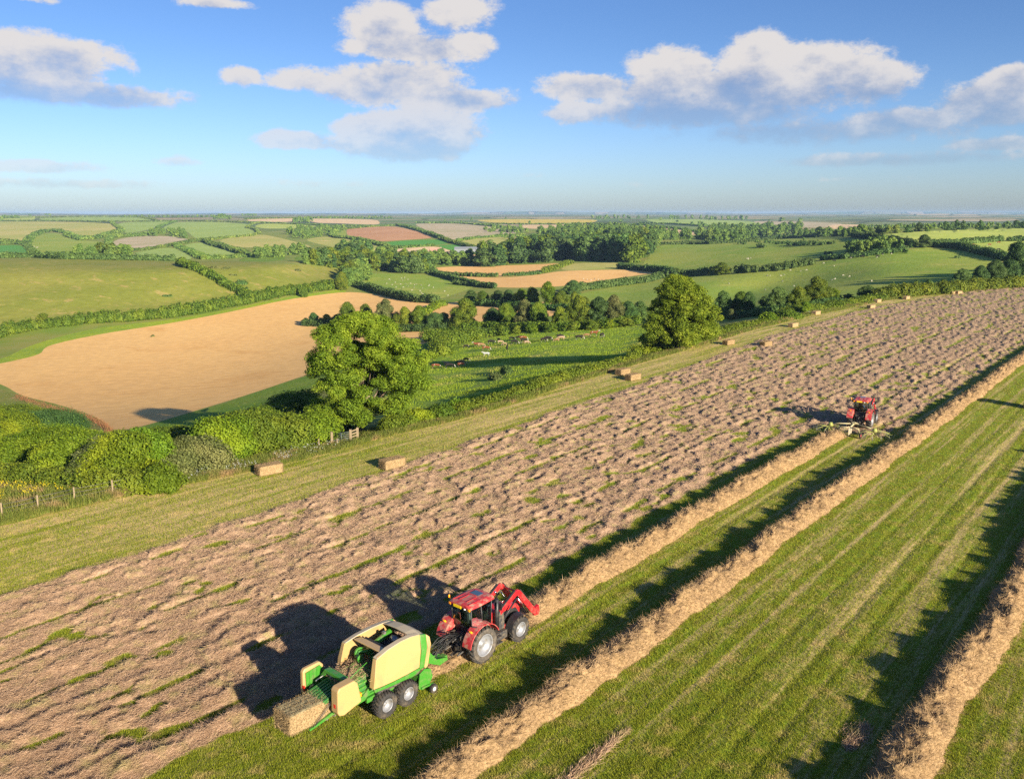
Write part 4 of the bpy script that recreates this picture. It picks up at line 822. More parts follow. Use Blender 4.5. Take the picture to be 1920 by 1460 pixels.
HG = [
 ([(-60,912),(40,908),(120,912),(200,922),(270,918),(330,905)],2.4,4.5,'leaf_oak','tangled low undergrowth joining the bright bushes behind the fence'),
 ([(572,610),(620,612),(670,618),(730,622),(790,621),(850,618)],3.5,6,'leaf_dark','low dark hedge under the trees in front of the wheat field'),
 ([(862,622),(920,618),(990,620),(1060,620),(1130,615),(1205,606)],3.5,6,'leaf_oak','leafy hedge under the row of trees behind the cattle'),
 ([(878,572),(930,574),(990,578),(1050,582),(1110,588),(1190,590)],4,7,'leaf_dark','dark hedge under the middle hedgerow trees'),
 ([(1345,598),(1400,594),(1460,588),(1520,580),(1570,570)],3,6,'leaf_dark','dark undergrowth below the field corner trees'),
 ([(-200,690),(-60,655),(0,632),(60,619),(110,612),(180,606),(250,602),(330,594)],7,7,'leaf_oak','long thick hedge at the left foot of the olive hillside'),
 ([(330,594),(400,582),(470,568),(540,553),(600,545),(645,540)],7.5,7,'leaf_oak','right half of the thick hedge along the wheat field'),
 ([(337,495),(358,503),(385,515),(410,528),(430,541),(455,552),(478,562)],6,8,'leaf_oak','diagonal hedge running down between the two olive hillsides'),
 ([(-200,488),(0,484),(66,483),(130,486),(200,487),(270,488),(334,490)],6,9,'leaf_dark','hedge along the crest of the olive hillside'),
 ([(672,538),(700,546),(735,557),(770,565),(815,569),(832,568)],6,7,'leaf_dark','hedge between the golden wheat field and the sheep pasture'),
 ([(808,513),(830,520),(860,528),(893,537),(930,541)],5,6,'leaf_dark','hedge between the sheep pasture and the golden strip'),
 ([(852,533),(880,536)],4,5,'leaf_dark','short hedge piece at the corner of the sheep pasture'),
 ([(828,572),(812,580),(795,590)],4,6,'leaf_lime','low grassy bank joining two golden fields'),
 ([(816,514),(840,516),(870,518),(900,519),(935,519)],4,5,'leaf_dark','thin line of bushes between the golden strips'),
 ([(945,518),(985,516),(1012,514)],3.5,5,'leaf_dark','gappy right end of the bush line between golden strips'),
 ([(1018,512),(1035,507),(1055,500),(1072,494)],5,6,'leaf_oak','short hedge climbing to the dark wood'),
 ([(1160,503),(1200,507),(1235,511),(1260,512)],6,7,'leaf_dark','hedge at the right end of the golden strip'),
 ([(1065,548),(1110,542),(1160,536),(1210,530),(1240,522),(1290,518),(1340,515)],6,7,'leaf_dark','left part of the long middle hedge behind the broad tree'),
 ([(1380,512),(1420,510),(1460,507),(1500,500),(1530,495)],6,7,'leaf_dark','right part of the long middle hedge on the hillside'),
 ([(1240,459),(1330,458),(1400,454),(1440,450),(1500,446),(1530,444)],5,7,'leaf_dark','dark hedge along the top of the upper green hill'),
 ([(1600,444),(1640,449),(1680,455),(1715,461)],6,7,'leaf_dark','hedge along the near edge of the ridge field'),
 ([(1745,461),(1780,459),(1830,456),(1878,452)],5,6,'leaf_dark','dark hedge between ridge field and paddock'),
 ([(1893,452),(1930,452),(2000,452)],5,6,'leaf_dark','short hedge at the right frame edge on the ridge'),
 ([(1745,463),(1790,466),(1830,474),(1870,484),(1890,490)],6,7,'leaf_dark','broad hedge below the paddock on the right'),
 ([(1540,488),(1590,484),(1640,478),(1700,470)],4,9,'leaf_dark','overgrown bank across the upper right hillside'),
 ([(1640,562),(1700,556),(1760,550),(1820,545),(1900,539),(2000,534)],4.5,7,'leaf_oak','bushy hedge along the far end of the hay field'),
 ([(1480,590),(1540,580),(1600,570),(1660,561)],2.2,6,'leaf_oak','low hedge bank beside the far small bales'),
 ([(800,640),(850,634),(900,632),(960,627)],5,7,'leaf_oak','hedge between wheat field and cow meadow'),
 ([(820,668),(835,652),(860,642),(900,635)],5.5,8,'leaf_oak','rounded hedge left of the grazing cows'),
 # far field boundaries
 ([(48,459),(58,446),(78,436),(100,434),(125,438)],8,16,'leaf_far','curved hedge climbing the far left slope'),
 ([(125,440),(135,445),(155,450),(185,447),(210,440),(230,434)],9,22,'leaf_far','scrubby hedge in the fold of the far left slope'),
 ([(0,459),(25,458),(48,459),(58,470),(66,481)],7,12,'leaf_far','angled hedge around the vivid green field'),
 ([(-200,456),(0,456),(40,456)],9,20,'leaf_far','tree belt above the vivid green field'),
 ([(-200,415),(0,415),(90,415),(180,416),(280,416),(340,415),(400,416),(500,418)],5,12,'leaf_far','long straight far hedge below the bright strip'),
 ([(-50,409),(90,408),(180,406.5),(260,407),(292,413)],4,10,'leaf_far','hedge along the top of the bright strip'),
 ([(208,417),(218,424),(229,432)],7,14,'leaf_far','short hedge dropping into the far fold'),
 ([(214,442),(204,452),(204,462),(218,470),(230,472)],7,14,'leaf_far','hedge around the left end of the oval field'),
 ([(208,446),(230,444),(265,443),(285,440)],9,18,'leaf_far','leafy hedge above the oval field'),
 ([(240,471),(275,469),(310,463),(345,456),(375,451),(400,449)],5,10,'leaf_far','hedge below the oval field'),
 ([(295,427),(312,420),(332,416)],5,10,'leaf_far','hedge at the left of the large striped field'),
 ([(398,450),(430,446),(470,443),(486,438),(480,431),(463,427),(474,420),(490,418)],5,10,'leaf_far','winding hedge at the right of the large striped field'),
 ([(330,461),(350,470),(370,480),(384,487)],6,16,'leaf_far','double hedge between the two small striped fields'),
 ([(384,487),(420,485),(460,482)],5,10,'leaf_far','hedge below the small striped field'),
 ([(382,453),(400,460),(425,467),(450,475),(464,481)],8,14,'leaf_far','tree lined hedge right of the small striped field'),
 ([(618,440),(632,446),(660,448),(690,454),(712,460),(730,464)],6,13,'leaf_far','dark hedge below the reddish ploughed field'),
 ([(622,438),(645,430),(690,426),(745,423)],4,10,'leaf_far','thin hedge above the reddish ploughed field'),
 ([(745,423),(765,427),(790,434),(812,442),(828,448)],7,15,'leaf_far','dark hedge between ploughed and fallow fields'),
 ([(712,465),(760,465),(815,461)],4,10,'leaf_far','hedge above the tan farmstead field'),
 ([(828,449),(850,456),(880,464),(900,471)],6,14,'leaf_far','hedge descending to the farm sheds'),
 ([(858,452),(900,446),(945,443)],5,12,'leaf_far','hedge under the fallow hillside field'),
 ([(846,480),(890,477),(925,474)],4,10,'leaf_far','hedge above the right tan strip'),
 ([(470,418),(520,419),(560,421),(620,424),(700,424)],4,12,'leaf_far','distant hedge through the upper patchwork'),
 ([(460,411),(560,409),(640,409),(712,410)],4,12,'leaf_far','thin dark hedge along the tan strips'),
 ([(780,418),(860,419),(920,424),(980,430)],5,14,'leaf_far','hedge on the crest of the fallow field'),
 ([(890,420),(960,421),(1040,421),(1100,420),(1180,421)],5,14,'leaf_far','hedge under the yellow strip'),
 ([(1190,421),(1240,426),(1290,432),(1330,440)],5,14,'leaf_far','hedge along the wrapped tan field'),
 ([(1200,419),(1250,420),(1310,424),(1400,425),(1500,424)],5,14,'leaf_far','hedge across the distant pale fields'),
 ([(1400,448),(1440,447),(1480,443),(1530,437)],5,9,'leaf_dark','hedge beside the narrow yellow field'),
]
for l in HG: hedge('hedge', l[0], l[1], l[2], l[3], l[4])
# gorse and scrub on the hills
for (x, y, w_, h_, lab) in [(1390,457.5,17,5,'small dark gorse patch on the upper hill'),(1427,464,24,8,'dark gorse clump left of the long gorse belt'),(1467,457,30,6,'left end of the dark gorse belt'),(1498,460,44,9,'middle of the dark gorse belt'),(1530,459,36,8,'right middle of the dark gorse belt'),(1556,457,26,5,'right end of the dark gorse belt'),(1551,477,15,5,'isolated gorse bush by the hillside shadow'),(1442,455,22,5,'upper gorse patch beside the small one'),(1795,484,10,4,'dark low scrub patch on the sheep hillside'),
  (403,503,20,4,'pale scrub patch near the hill crest'),(424,504,16,4,'second pale scrub patch near the crest'),(456,533,22,8,'dark round thicket on the right olive hill'),(458,541,14,3,'low scrub under the dark thicket'),(314,556,18,4,'dark scrub spot on the left olive hill'),(438,517,12,3,'faint scrub spot beside the pale patches'),(560,508,12,4,'pale scrub near the far end of the olive hill'),(640,510,12,6,'bush at the far end of the olive hill'),(286,631,6,4,'tiny green bush alone in the wheat field'),(950,700,30,14,'dark thorn thicket in the cow meadow'),(925,712,22,14,'round thorn bush in the cow meadow'),(1225,462,8,4,'low scrub at the edge of the dark wood')]:
    k = pxm(x, y); n = max(3, int(w_ / max(h_, 4) * 2.2)); g = np.random.default_rng(int(x)); L = []
    for i in range(n):
        q = wps(x + g.uniform(-.42, .42) * w_, y + g.uniform(-.18, .1) * h_); hh = h_ / k * g.uniform(.5, .8)
        L.append([q[0], q[1], q[2] + hh * .25, hh * g.uniform(.8, 1.3), hh * g.uniform(.8, 1.3), hh])
    o = link('scrub_patch', np_mesh_mixed('scrub', foliage(np.array(L), max(.3, q[1] * .0019), 1.6, .8, g), [M['leaf_dark' if 'dark' in lab or 'gorse' in lab else 'leaf_grey']])); tag(o, lab, 'shrubs')
# ---- near hedge bank along the hay field: individual bushes of bright hazel and grey hawthorn
def bushpx(x, y, wpx, hpx, mat, label, leaf=.21, lobes=34, dz=0.0, group='bushes of the bright hedge bank'):
    wpx = wpx * (1.22 if 'bank' in group else 1)
    p = wp(x, y); k = F / p.y; w_ = wpx / k; h_ = hpx / k; g = np.random.default_rng(int(x * 3 + y)); L = []
    for i in range(lobes):
        a = g.uniform(0, 6.28); r = g.uniform(.1, .75) ** .7; s = g.uniform(.13, .30) * w_
        z = h_ * (1 - .62 * r * r) * g.uniform(.82, 1.16) - s * .55
        L.append([math.cos(a) * r * w_ * .5, math.sin(a) * r * w_ * .5, max(z * g.uniform(.5, 1.0), .2), s, s, s * .75])
    L.append([0, 0, h_ * .4, w_ * .36, w_ * .36, h_ * .45])
    o = link('bush', np_mesh_mixed('bush', foliage(np.array(L), leaf, 2.0, .78, g, up=.4), [M[mat]])); o.location = p + Vector((0, 0, dz)); tag(o, label, 'bush', group)
NB = [(20,812,140,50,'leaf_oak','dark rounded bush at the left frame edge'),(-50,850,150,90,'leaf_lime','bright bush cut by the left frame edge'),(70,812,120,36,'leaf_dark','dark bush pointing at the curving wheat corner'),(10,850,120,70,'leaf_lime','bright green bush below the dark left bush'),(75,872,120,80,'leaf_lime','wide bright bush above the yellow ragwort'),(130,892,110,86,'leaf_lime','second wide bright bush above the weedy bank'),
 (120,850,120,46,'leaf_lime','bright bush crown behind the wide bushes'),(170,860,90,40,'leaf_oak','green bush crown under the wheat corner'),(205,862,90,44,'leaf_grey','greyish willow like crown under the wheat corner'),(178,908,80,80,'leaf_grey','grey green upright bush in the bright hedge bank'),(230,905,110,100,'leaf_lime','tallest bright hazel bush of the bank'),(285,893,100,96,'leaf_lime','yellow green bush right of the tallest hazel'),(262,858,100,44,'leaf_oak','green bush behind the tallest hazel'),(320,855,100,56,'leaf_oak','green bush behind the yellow green one'),
 (450,838,110,58,'leaf_lime','bright crown behind the dense middle bushes'),(510,818,110,60,'leaf_oak','tall green crown under the grass strip'),(565,798,100,64,'leaf_oak','green crown left of the huge ash'),(395,848,100,52,'leaf_lime','bright crown behind the hawthorn'),(340,856,90,42,'leaf_oak','green crown at the corner of the grass strip'),
 (300,918,70,46,'leaf_lime','low bright bush by the fence posts'),(365,884,110,72,'leaf_grey','grey hawthorn bush dusted with pale blossom'),(375,852,100,58,'leaf_oak','leafy bush above the hawthorn'),(425,862,110,84,'leaf_lime','bright bush right of the grey hawthorn'),(430,838,100,52,'leaf_oak','green crown behind the bright hedge'),(480,848,110,84,'leaf_oak','dense bush in the middle of the hedge'),(535,842,100,84,'leaf_oak','dense bush left of the gate'),(585,836,80,72,'leaf_lime','bright bush next to the gate post'),(500,826,90,58,'leaf_oak','tall bush crown touching the grass strip'),(560,806,90,66,'leaf_oak','bush crown tucked under the huge ash'),(615,808,90,56,'leaf_dark','shaded bush behind the gate')]
for b in NB: bushpx(*b[:5], b[5])
RB = [(745,806,60,34,'leaf_oak','bush right of the ash trunk'),(785,796,60,34,'leaf_lime','second bush right of the ash trunk'),(825,786,60,30,'leaf_oak','third bush right of the ash trunk'),(865,775,56,28,'leaf_lime','bush below the thorn thicket')]
for b in RB: bushpx(*b[:5], b[5], group='low bushes right of the ash')
hedge('hedge', [(870,776),(930,758),(990,738),(1050,718)], 2.0, 3.4, 'leaf_oak', 'low leafy hedge between cow meadow and stubble, left part', leaf=.26)
hedge('hedge', [(1050,718),(1110,700),(1160,684),(1200,674)], 2.0, 3.6, 'leaf_oak', 'low leafy hedge between cow meadow and stubble, right part', leaf=.28)
hedge('hedge', [(1205,668),(1225,662),(1250,656)], 2.6, 5, 'leaf_lime', 'bright low bush at the foot of the broad tree', leaf=.3)
hedge('hedge', [(1290,648),(1330,634),(1380,619),(1430,607),(1480,594)], 1.6, 5, 'leaf_oak', 'low hedge running right from the broad tree', leaf=.34)
for b in [(1440,604,36,18,'leaf_lime','rounded bright bush on the dry grass strip'),(1480,597,40,14,'leaf_oak','flat bush beside the grey trough')]: bushpx(*b[:5], b[5], .34, group='bushes right of the broad tree')
# ---- rough herbage along the field edge and the weedy corner
def herbage():
    n = 260000; x = rng.uniform(-20, 1930, n); e = edge(x); wpx = np.interp(x, [0, 600, 1200, 1920], [26, 16, 10, 6]); y = e + np.minimum(rng.normal(-.35, .45, n), .12) * wpx
    P = wps(x, y); k = rng.uniform(size=n) < np.interp(x, [0, 600, 1900], [.9, .7, .5]); P = P[k]; n = len(P)
    D = rng.normal(size=(n, 3)) * .35; D[:, 2] = 1; D /= np.linalg.norm(D, axis=1)[:, None]; d = P[:, 1]
    V, Fc = strands(P, rng.uniform(.15, .6, n) * (.6 + fbm(P[:,0]*.4, P[:,1]*.4, 5, 3)), (.012 + d * .00018) * rng.uniform(.6, 1.6, n), D, 'v', None)
    o = link('rough_grass', np_mesh('verge', V, Fc, [M['weed']], False)); tag(o, 'tall rough grass and weeds along the field edge', 'grass', kind='stuff')
    for nm, mat, n, box, L0, lab in (('ragwort', 'ragwort', 5200, (-20, 215, 855, 948), .16, 'yellow ragwort flowering on the weedy bank at lower left'), ('cow_parsley', 'umbel', 600, (330, 640, 0, 0), .12, 'white flower heads dotted along the hedge foot'), ('dock_plants', 'dock', 3800, (0, 0, 0, 0), .5, 'rusty brown dock stems bordering the wheat corner')):
        if nm == 'dock_plants':
            t = rng.uniform(0, 1, n); L = np.array([(30,742),(60,752),(100,764),(140,774),(170,784),(195,796),(207,808),(195,818),(180,822)], float); s = t * (len(L) - 1); i = s.astype(int); f = s - i
            i = np.minimum(i, len(L) - 2); x = L[i,0] + (L[i+1,0]-L[i,0]) * f + rng.normal(0, 3, n); y = L[i,1] + (L[i+1,1]-L[i,1]) * f + rng.normal(1, 2.6, n)
        elif nm == 'ragwort':
            x = rng.uniform(box[0], box[1], n); y = rng.uniform(box[2], box[3], n); c = fbm(x * .05, y * .09, 3, 3); k = (c > .5) & (y < edge(x) - 22) & (y > 850 + x * .42); x, y = x[k], y[k]
        else:
            x = rng.uniform(box[0], box[1], n); y = edge(x) - rng.uniform(-2, 14, n); c = fbm(x * .04, y * .06, 9, 3); k = c > .47; x, y = x[k], y[k]
        P = wps(x, y); m_ = len(P); P[:, 2] += rng.uniform(.3, .8, m_) if nm != 'dock_plants' else 0
        D = rng.normal(size=(m_, 3)) * .6; D[:, 2] = .6; D /= np.linalg.norm(D, axis=1)[:, None]
        V, Fc = strands(P, rng.uniform(.7, 1.5, m_) * L0, rng.uniform(.02, .05, m_), D, 'f', None)
        o = link(nm, np_mesh(nm, V, Fc, [M[mat]], False)); tag(o, lab, 'wild plants', kind='stuff')
    n = 60000; x = rng.uniform(-20, 330, n); y = rng.uniform(840, 985, n); k = (y < edge(x) - 2) & (y > 850 + (x - 20) * .32); x, y = x[k], y[k]; P = wps(x, y); n = len(P)
    D = rng.normal(size=(n, 3)) * .4; D[:, 2] = 1; D /= np.linalg.norm(D, axis=1)[:, None]
    V, Fc = strands(P, rng.uniform(.3, 1.0, n), rng.uniform(.02, .06, n), D, 'v', None)
    o = link('weeds', np_mesh('weeds', V, Fc, [M['weed']], False)); tag(o, 'tall tangled weeds on the bank at lower left', 'weeds', kind='stuff')
herbage()
# ------------------------------------------------------------------ machine building kit
class Part:
    def __init__(s): s.bm = bmesh.new(); s.mi = 0
    def _f(s, vs, smooth=False):
        try: f = s.bm.faces.new(vs)
        except ValueError: return
        f.material_index = s.mi; f.smooth = smooth
    def box(s, c, d, rot=None):
        """centre, full size, optional (rx, ry, rz)"""
        Mx = Matrix.Translation(c)
        if rot:
            from mathutils import Euler
            Mx = Mx @ Euler(rot).to_matrix().to_4x4()
        vs = [s.bm.verts.new(Mx @ Vector((sx * d[0] / 2, sy * d[1] / 2, sz * d[2] / 2))) for sx in (-1, 1) for sy in (-1, 1) for sz in (-1, 1)]
        for q in ((0,1,3,2),(4,6,7,5),(0,4,5,1),(2,3,7,6),(0,2,6,4),(1,5,7,3)): s._f([vs[i] for i in q])
        return s
    def prism(s, prof, y0, y1, y0b=None, y1b=None, smooth=False):
        """profile [(x,z)] swept from y0 to y1"""
        A = [s.bm.verts.new((x, y0, z)) for x, z in prof]; B = [s.bm.verts.new((x, y1, z)) for x, z in prof]; n = len(prof)
        s._f(A[::-1]); s._f(B)
        for i in range(n): s._f([A[i], A[(i+1) % n], B[(i+1) % n], B[i]], smooth)
        return s
    def prismx(s, prof, x0, x1):
        """profile [(y,z)] swept along x"""
        A = [s.bm.verts.new((x0, y, z)) for y, z in prof]; B = [s.bm.verts.new((x1, y, z)) for y, z in prof]; n = len(prof)
        s._f(A); s._f(B[::-1])
        for i in range(n): s._f([A[i], B[i], B[(i+1) % n], A[(i+1) % n]])
        return s
    def loft(s, secs, smooth=True, closed=True):
        """list of rings of points"""
        Rg = [[s.bm.verts.new(p) for p in r] for r in secs]; n = len(Rg[0])
        for a, b in zip(Rg, Rg[1:]):
            for i in range(n if closed else n - 1): s._f([a[i], a[(i+1) % n], b[(i+1) % n], b[i]], smooth)
        if closed: s._f(Rg[0][::-1]); s._f(Rg[-1])
        return s
    def tube(s, P, r, n=8, cap=True):
        P = [Vector(p) for p in P]; rr = r if isinstance(r, (list, tuple)) else [r] * len(P); rings = []
        for i, p in enumerate(P):
            t = (P[min(i+1, len(P)-1)] - P[max(i-1, 0)]).normalized(); a = t.cross(Vector((0,0,1)) if abs(t.z) < .9 else Vector((1,0,0))).normalized(); b = t.cross(a)
            rings.append([p + rr[i] * (a * math.cos(2*math.pi*k/n) + b * math.sin(2*math.pi*k/n)) for k in range(n)])
        return s.loft(rings, True, True)
    def lathe(s, prof, c, n=32, axis='y'):
        """profile [(radius, offset along axis)] turned about the y axis through c"""
        rings = []
        for k in range(n):
            a = 2*math.pi*k/n
            rings.append([s.bm.verts.new((c[0] + r*math.cos(a), c[1] + o, c[2] + r*math.sin(a)) if axis == 'y' else (c[0] + r*math.cos(a), c[1] + r*math.sin(a), c[2] + o)) for r, o in prof])
        for k in range(n):
            A, B = rings[k], rings[(k+1) % n]
            for i in range(len(prof) - 1): s._f([A[i], A[i+1], B[i+1], B[i]], True)
        return s
    def build(s, name, mats, parent=None, bevel=0.0, loc=None):
        bmesh.ops.recalc_face_normals(s.bm, faces=s.bm.faces[:])
        me = bpy.data.meshes.new(name); s.bm.to_mesh(me); s.bm.free()
        for m in (mats if isinstance(mats, (list, tuple)) else [mats]): me.materials.append(m)
        o = link(name, me, parent)
        if loc: o.location = loc
        if bevel:
            b = o.modifiers.new('bevel', 'BEVEL'); b.width = bevel; b.segments = 2; b.limit_method = 'ANGLE'; b.angle_limit = R(35); b.harden_normals = False
        return o
def copy_tree(o, parent=None):
    c = o.copy(); COL.objects.link(c); c.parent = parent
    for ch in list(o.children): copy_tree(ch, c)
    return c
def heading(az): return math.pi / 2 - R(az)

M['red'] = simple('red_paint', (.42,.012,.018), .38, coat=.3, dirt=(.34,.10,.07), dscale=2.2, dlo=.46, dhi=.74)
M['red_dusty'] = simple('dusty_red_paint', (.40,.025,.03), .5, dirt=(.36,.20,.14), dscale=3.5, dlo=.40, dhi=.66)
M['tyre'] = simple('tyre_rubber', (.022,.021,.02), .85, dirt=(.12,.095,.065), dscale=3, dlo=.42, dhi=.75)
M['tyre_side'] = simple('dusty_sidewall', (.06,.052,.042), .9, dirt=(.14,.115,.085), dscale=4, dlo=.4, dhi=.7)
M['rim'] = simple('silver_rim', (.25,.26,.28), .45, metallic=.25, dirt=(.17,.155,.13), dscale=5)
M['rimw'] = simple('white_rim', (.62,.62,.60), .5, dirt=(.4,.37,.3), dscale=5)
M['black'] = simple('black_plastic', (.018,.018,.02), .5, dirt=(.07,.06,.045), dscale=3, dlo=.5, dhi=.8)
M['frame'] = simple('grey_casting', (.035,.035,.037), .6, dirt=(.13,.105,.07), dscale=5, dlo=.4, dhi=.7)
M['chrome'] = simple('chrome', (.7,.7,.7), .2, metallic=1)
M['green'] = simple('green_paint', (.040,.20,.018), .45, coat=.2, dirt=(.13,.17,.06), dscale=3.5, dlo=.45, dhi=.75)
M['green_dark'] = simple('ribbed_green_deck', (.030,.15,.03), .5, dirt=(.16,.17,.07), dscale=4, dlo=.48, dhi=.75)
M['cream'] = simple('cream_panel', (.43,.285,.112), .42, coat=.2, dirt=(.35,.235,.105), dscale=1.3, dlo=.45, dhi=.75)
M['cream_grey'] = simple('weathered_cream_shroud', (.36,.31,.22), .6, dirt=(.34,.28,.19), dscale=2, dlo=.4, dhi=.7)
M['steel'] = simple('worn_steel', (.30,.29,.28), .4, metallic=.6, dirt=(.2,.15,.1), dscale=6)
M['amber'] = simple('amber_lens', (.85,.30,.01), .3)
M['numplate'] = simple('yellow_number_plate', (.80,.55,.01), .4)
M['redlens'] = simple('red_lens', (.6,.02,.01), .3)
M['lamp'] = simple('clear_lamp', (.75,.77,.8), .15)
M['seat'] = simple('dark_seat', (.03,.03,.035), .8)
M['lime'] = simple('lime_yellow_paint', (.24,.27,.05), .6, dirt=(.26,.20,.09), dscale=3)
M['cream_arm'] = simple('pale_frame_paint', (.34,.31,.17), .6, dirt=(.3,.22,.12), dscale=4)
M['pink_rim'] = simple('red_small_rim', (.60,.09,.08), .5)
M['hose'] = simple('hydraulic_hose', (.015,.015,.015), .5)
M['wood'] = simple('weathered_post', (.25,.19,.11), .9, dirt=(.16,.13,.08), dscale=8)
M['galv'] = simple('galvanised_steel', (.16,.19,.19), .5, metallic=.5)
M['wire'] = simple('fence_wire', (.22,.20,.17), .6, metallic=.5)
def glassm():
    m = NT('cab_glass'); t = m.n('ShaderNodeBsdfTransparent'); t.inputs[0].default_value = (.55,.68,.62,1)
    g = m.n('ShaderNodeBsdfGlossy'); g.inputs['Roughness'].default_value = .04; g.inputs[0].default_value = (.9,.95,.95,1)
    f = m.n('ShaderNodeFresnel'); f.inputs[0].default_value = 1.6; x = m.n('ShaderNodeMixShader')
    m.put(x, 0, m.math('MULTIPLY_ADD', f.outputs[0], .9, .06)); m.t.links.new(t.outputs[0], x.inputs[1]); m.t.links.new(g.outputs[0], x.inputs[2]); m.surf(x.outputs[0]); return m.m
M['glass'] = glassm()

def wheel(name, c, r, w, rim_r, parent, lugs=22, side=-1, rim='rim', lug_h=.045, dusty=True, dish=.12):
    """tyre and rim as sub-parts; side -1 = outer face towards -y"""
    wl = empty(name, (0, 0, 0)); wl.parent = parent; wl.location = c
    p = Part(); h = w / 2; p.mi = 0
    p.lathe([(r*.93, -h*.86),(r*.985, -h*.72),(r, -h*.35),(r, h*.35),(r*.985, h*.72),(r*.93, h*.86)], (0,0,0), 48)
    p.mi = 1
    p.lathe([(rim_r, -h*.62),(rim_r*1.06, -h*.9),(r*.80, -h*1.03),(r*.93, -h*.86)], (0,0,0), 48); p.lathe([(r*.93, h*.86),(r*.80, h*1.03),(rim_r*1.06, h*.9),(rim_r, h*.62),(rim_r, -h*.62)], (0,0,0), 48)
    p.mi = 0
    for k in range(lugs):
        for sg in (-1, 1):
            a = 2*math.pi*(k + (.5 if sg > 0 else 0)) / lugs
            pts = []
            for t, wd in ((0.04, .5), (.55, .5), (1.0, .6)):
                aa = a + t * .9 * 2*math.pi/lugs * 1.0; y = sg * h * t * .98
                rr = r + lug_h if t < .9 else r * .955 + lug_h
                lw = r * .30 / lugs * 7 * .33
                pts.append((aa, y, rr, lw))
            rings = []
            for aa, y, rr, lw in pts:
                da = lw / r
                rings.append([Vector((math.cos(aa-da)*(rr-lug_h*1.6), y, math.sin(aa-da)*(rr-lug_h*1.6))), Vector((math.cos(aa-da)*rr, y, math.sin(aa-da)*rr)), Vector((math.cos(aa+da)*rr, y, math.sin(aa+da)*rr)), Vector((math.cos(aa+da)*(rr-lug_h*1.6), y, math.sin(aa+da)*(rr-lug_h*1.6)))])
            p.loft(rings, False, True)
    p.build('tyre', [M['tyre'], M['tyre_side' if dusty else 'tyre']], wl)
    q = Part(); s_ = side
    q.lathe([(rim_r*1.03, s_*h*.80),(rim_r*.97, s_*h*.86),(rim_r*.92, s_*h*.70),(rim_r*.90, s_*h*.30),(rim_r*.72, s_*(h*.30 - dish*.2)),(rim_r*.62, s_*(h*.30-dish)),(rim_r*.30, s_*(h*.30-dish)),(rim_r*.24, s_*(h*.30-dish*.2)),(rim_r*.15, s_*(h*.30)),(.001, s_*h*.32)], (0,0,0), 36)
    q.lathe([(rim_r*1.0, -h*.8*s_),(rim_r*.9, -h*.5*s_),(rim_r*.5, -h*.2*s_),(.001, -h*.2*s_)], (0,0,0), 36)
    for k in range(8):
        a = 2*math.pi*k/8; q.tube([(math.cos(a)*rim_r*.45, s_*(h*.30-dish-.01), math.sin(a)*rim_r*.45), (math.cos(a)*rim_r*.45, s_*(h*.30-dish+.03), math.sin(a)*rim_r*.45)], .02, 6)
    q.build('rim', M[rim], wl)
    return wl

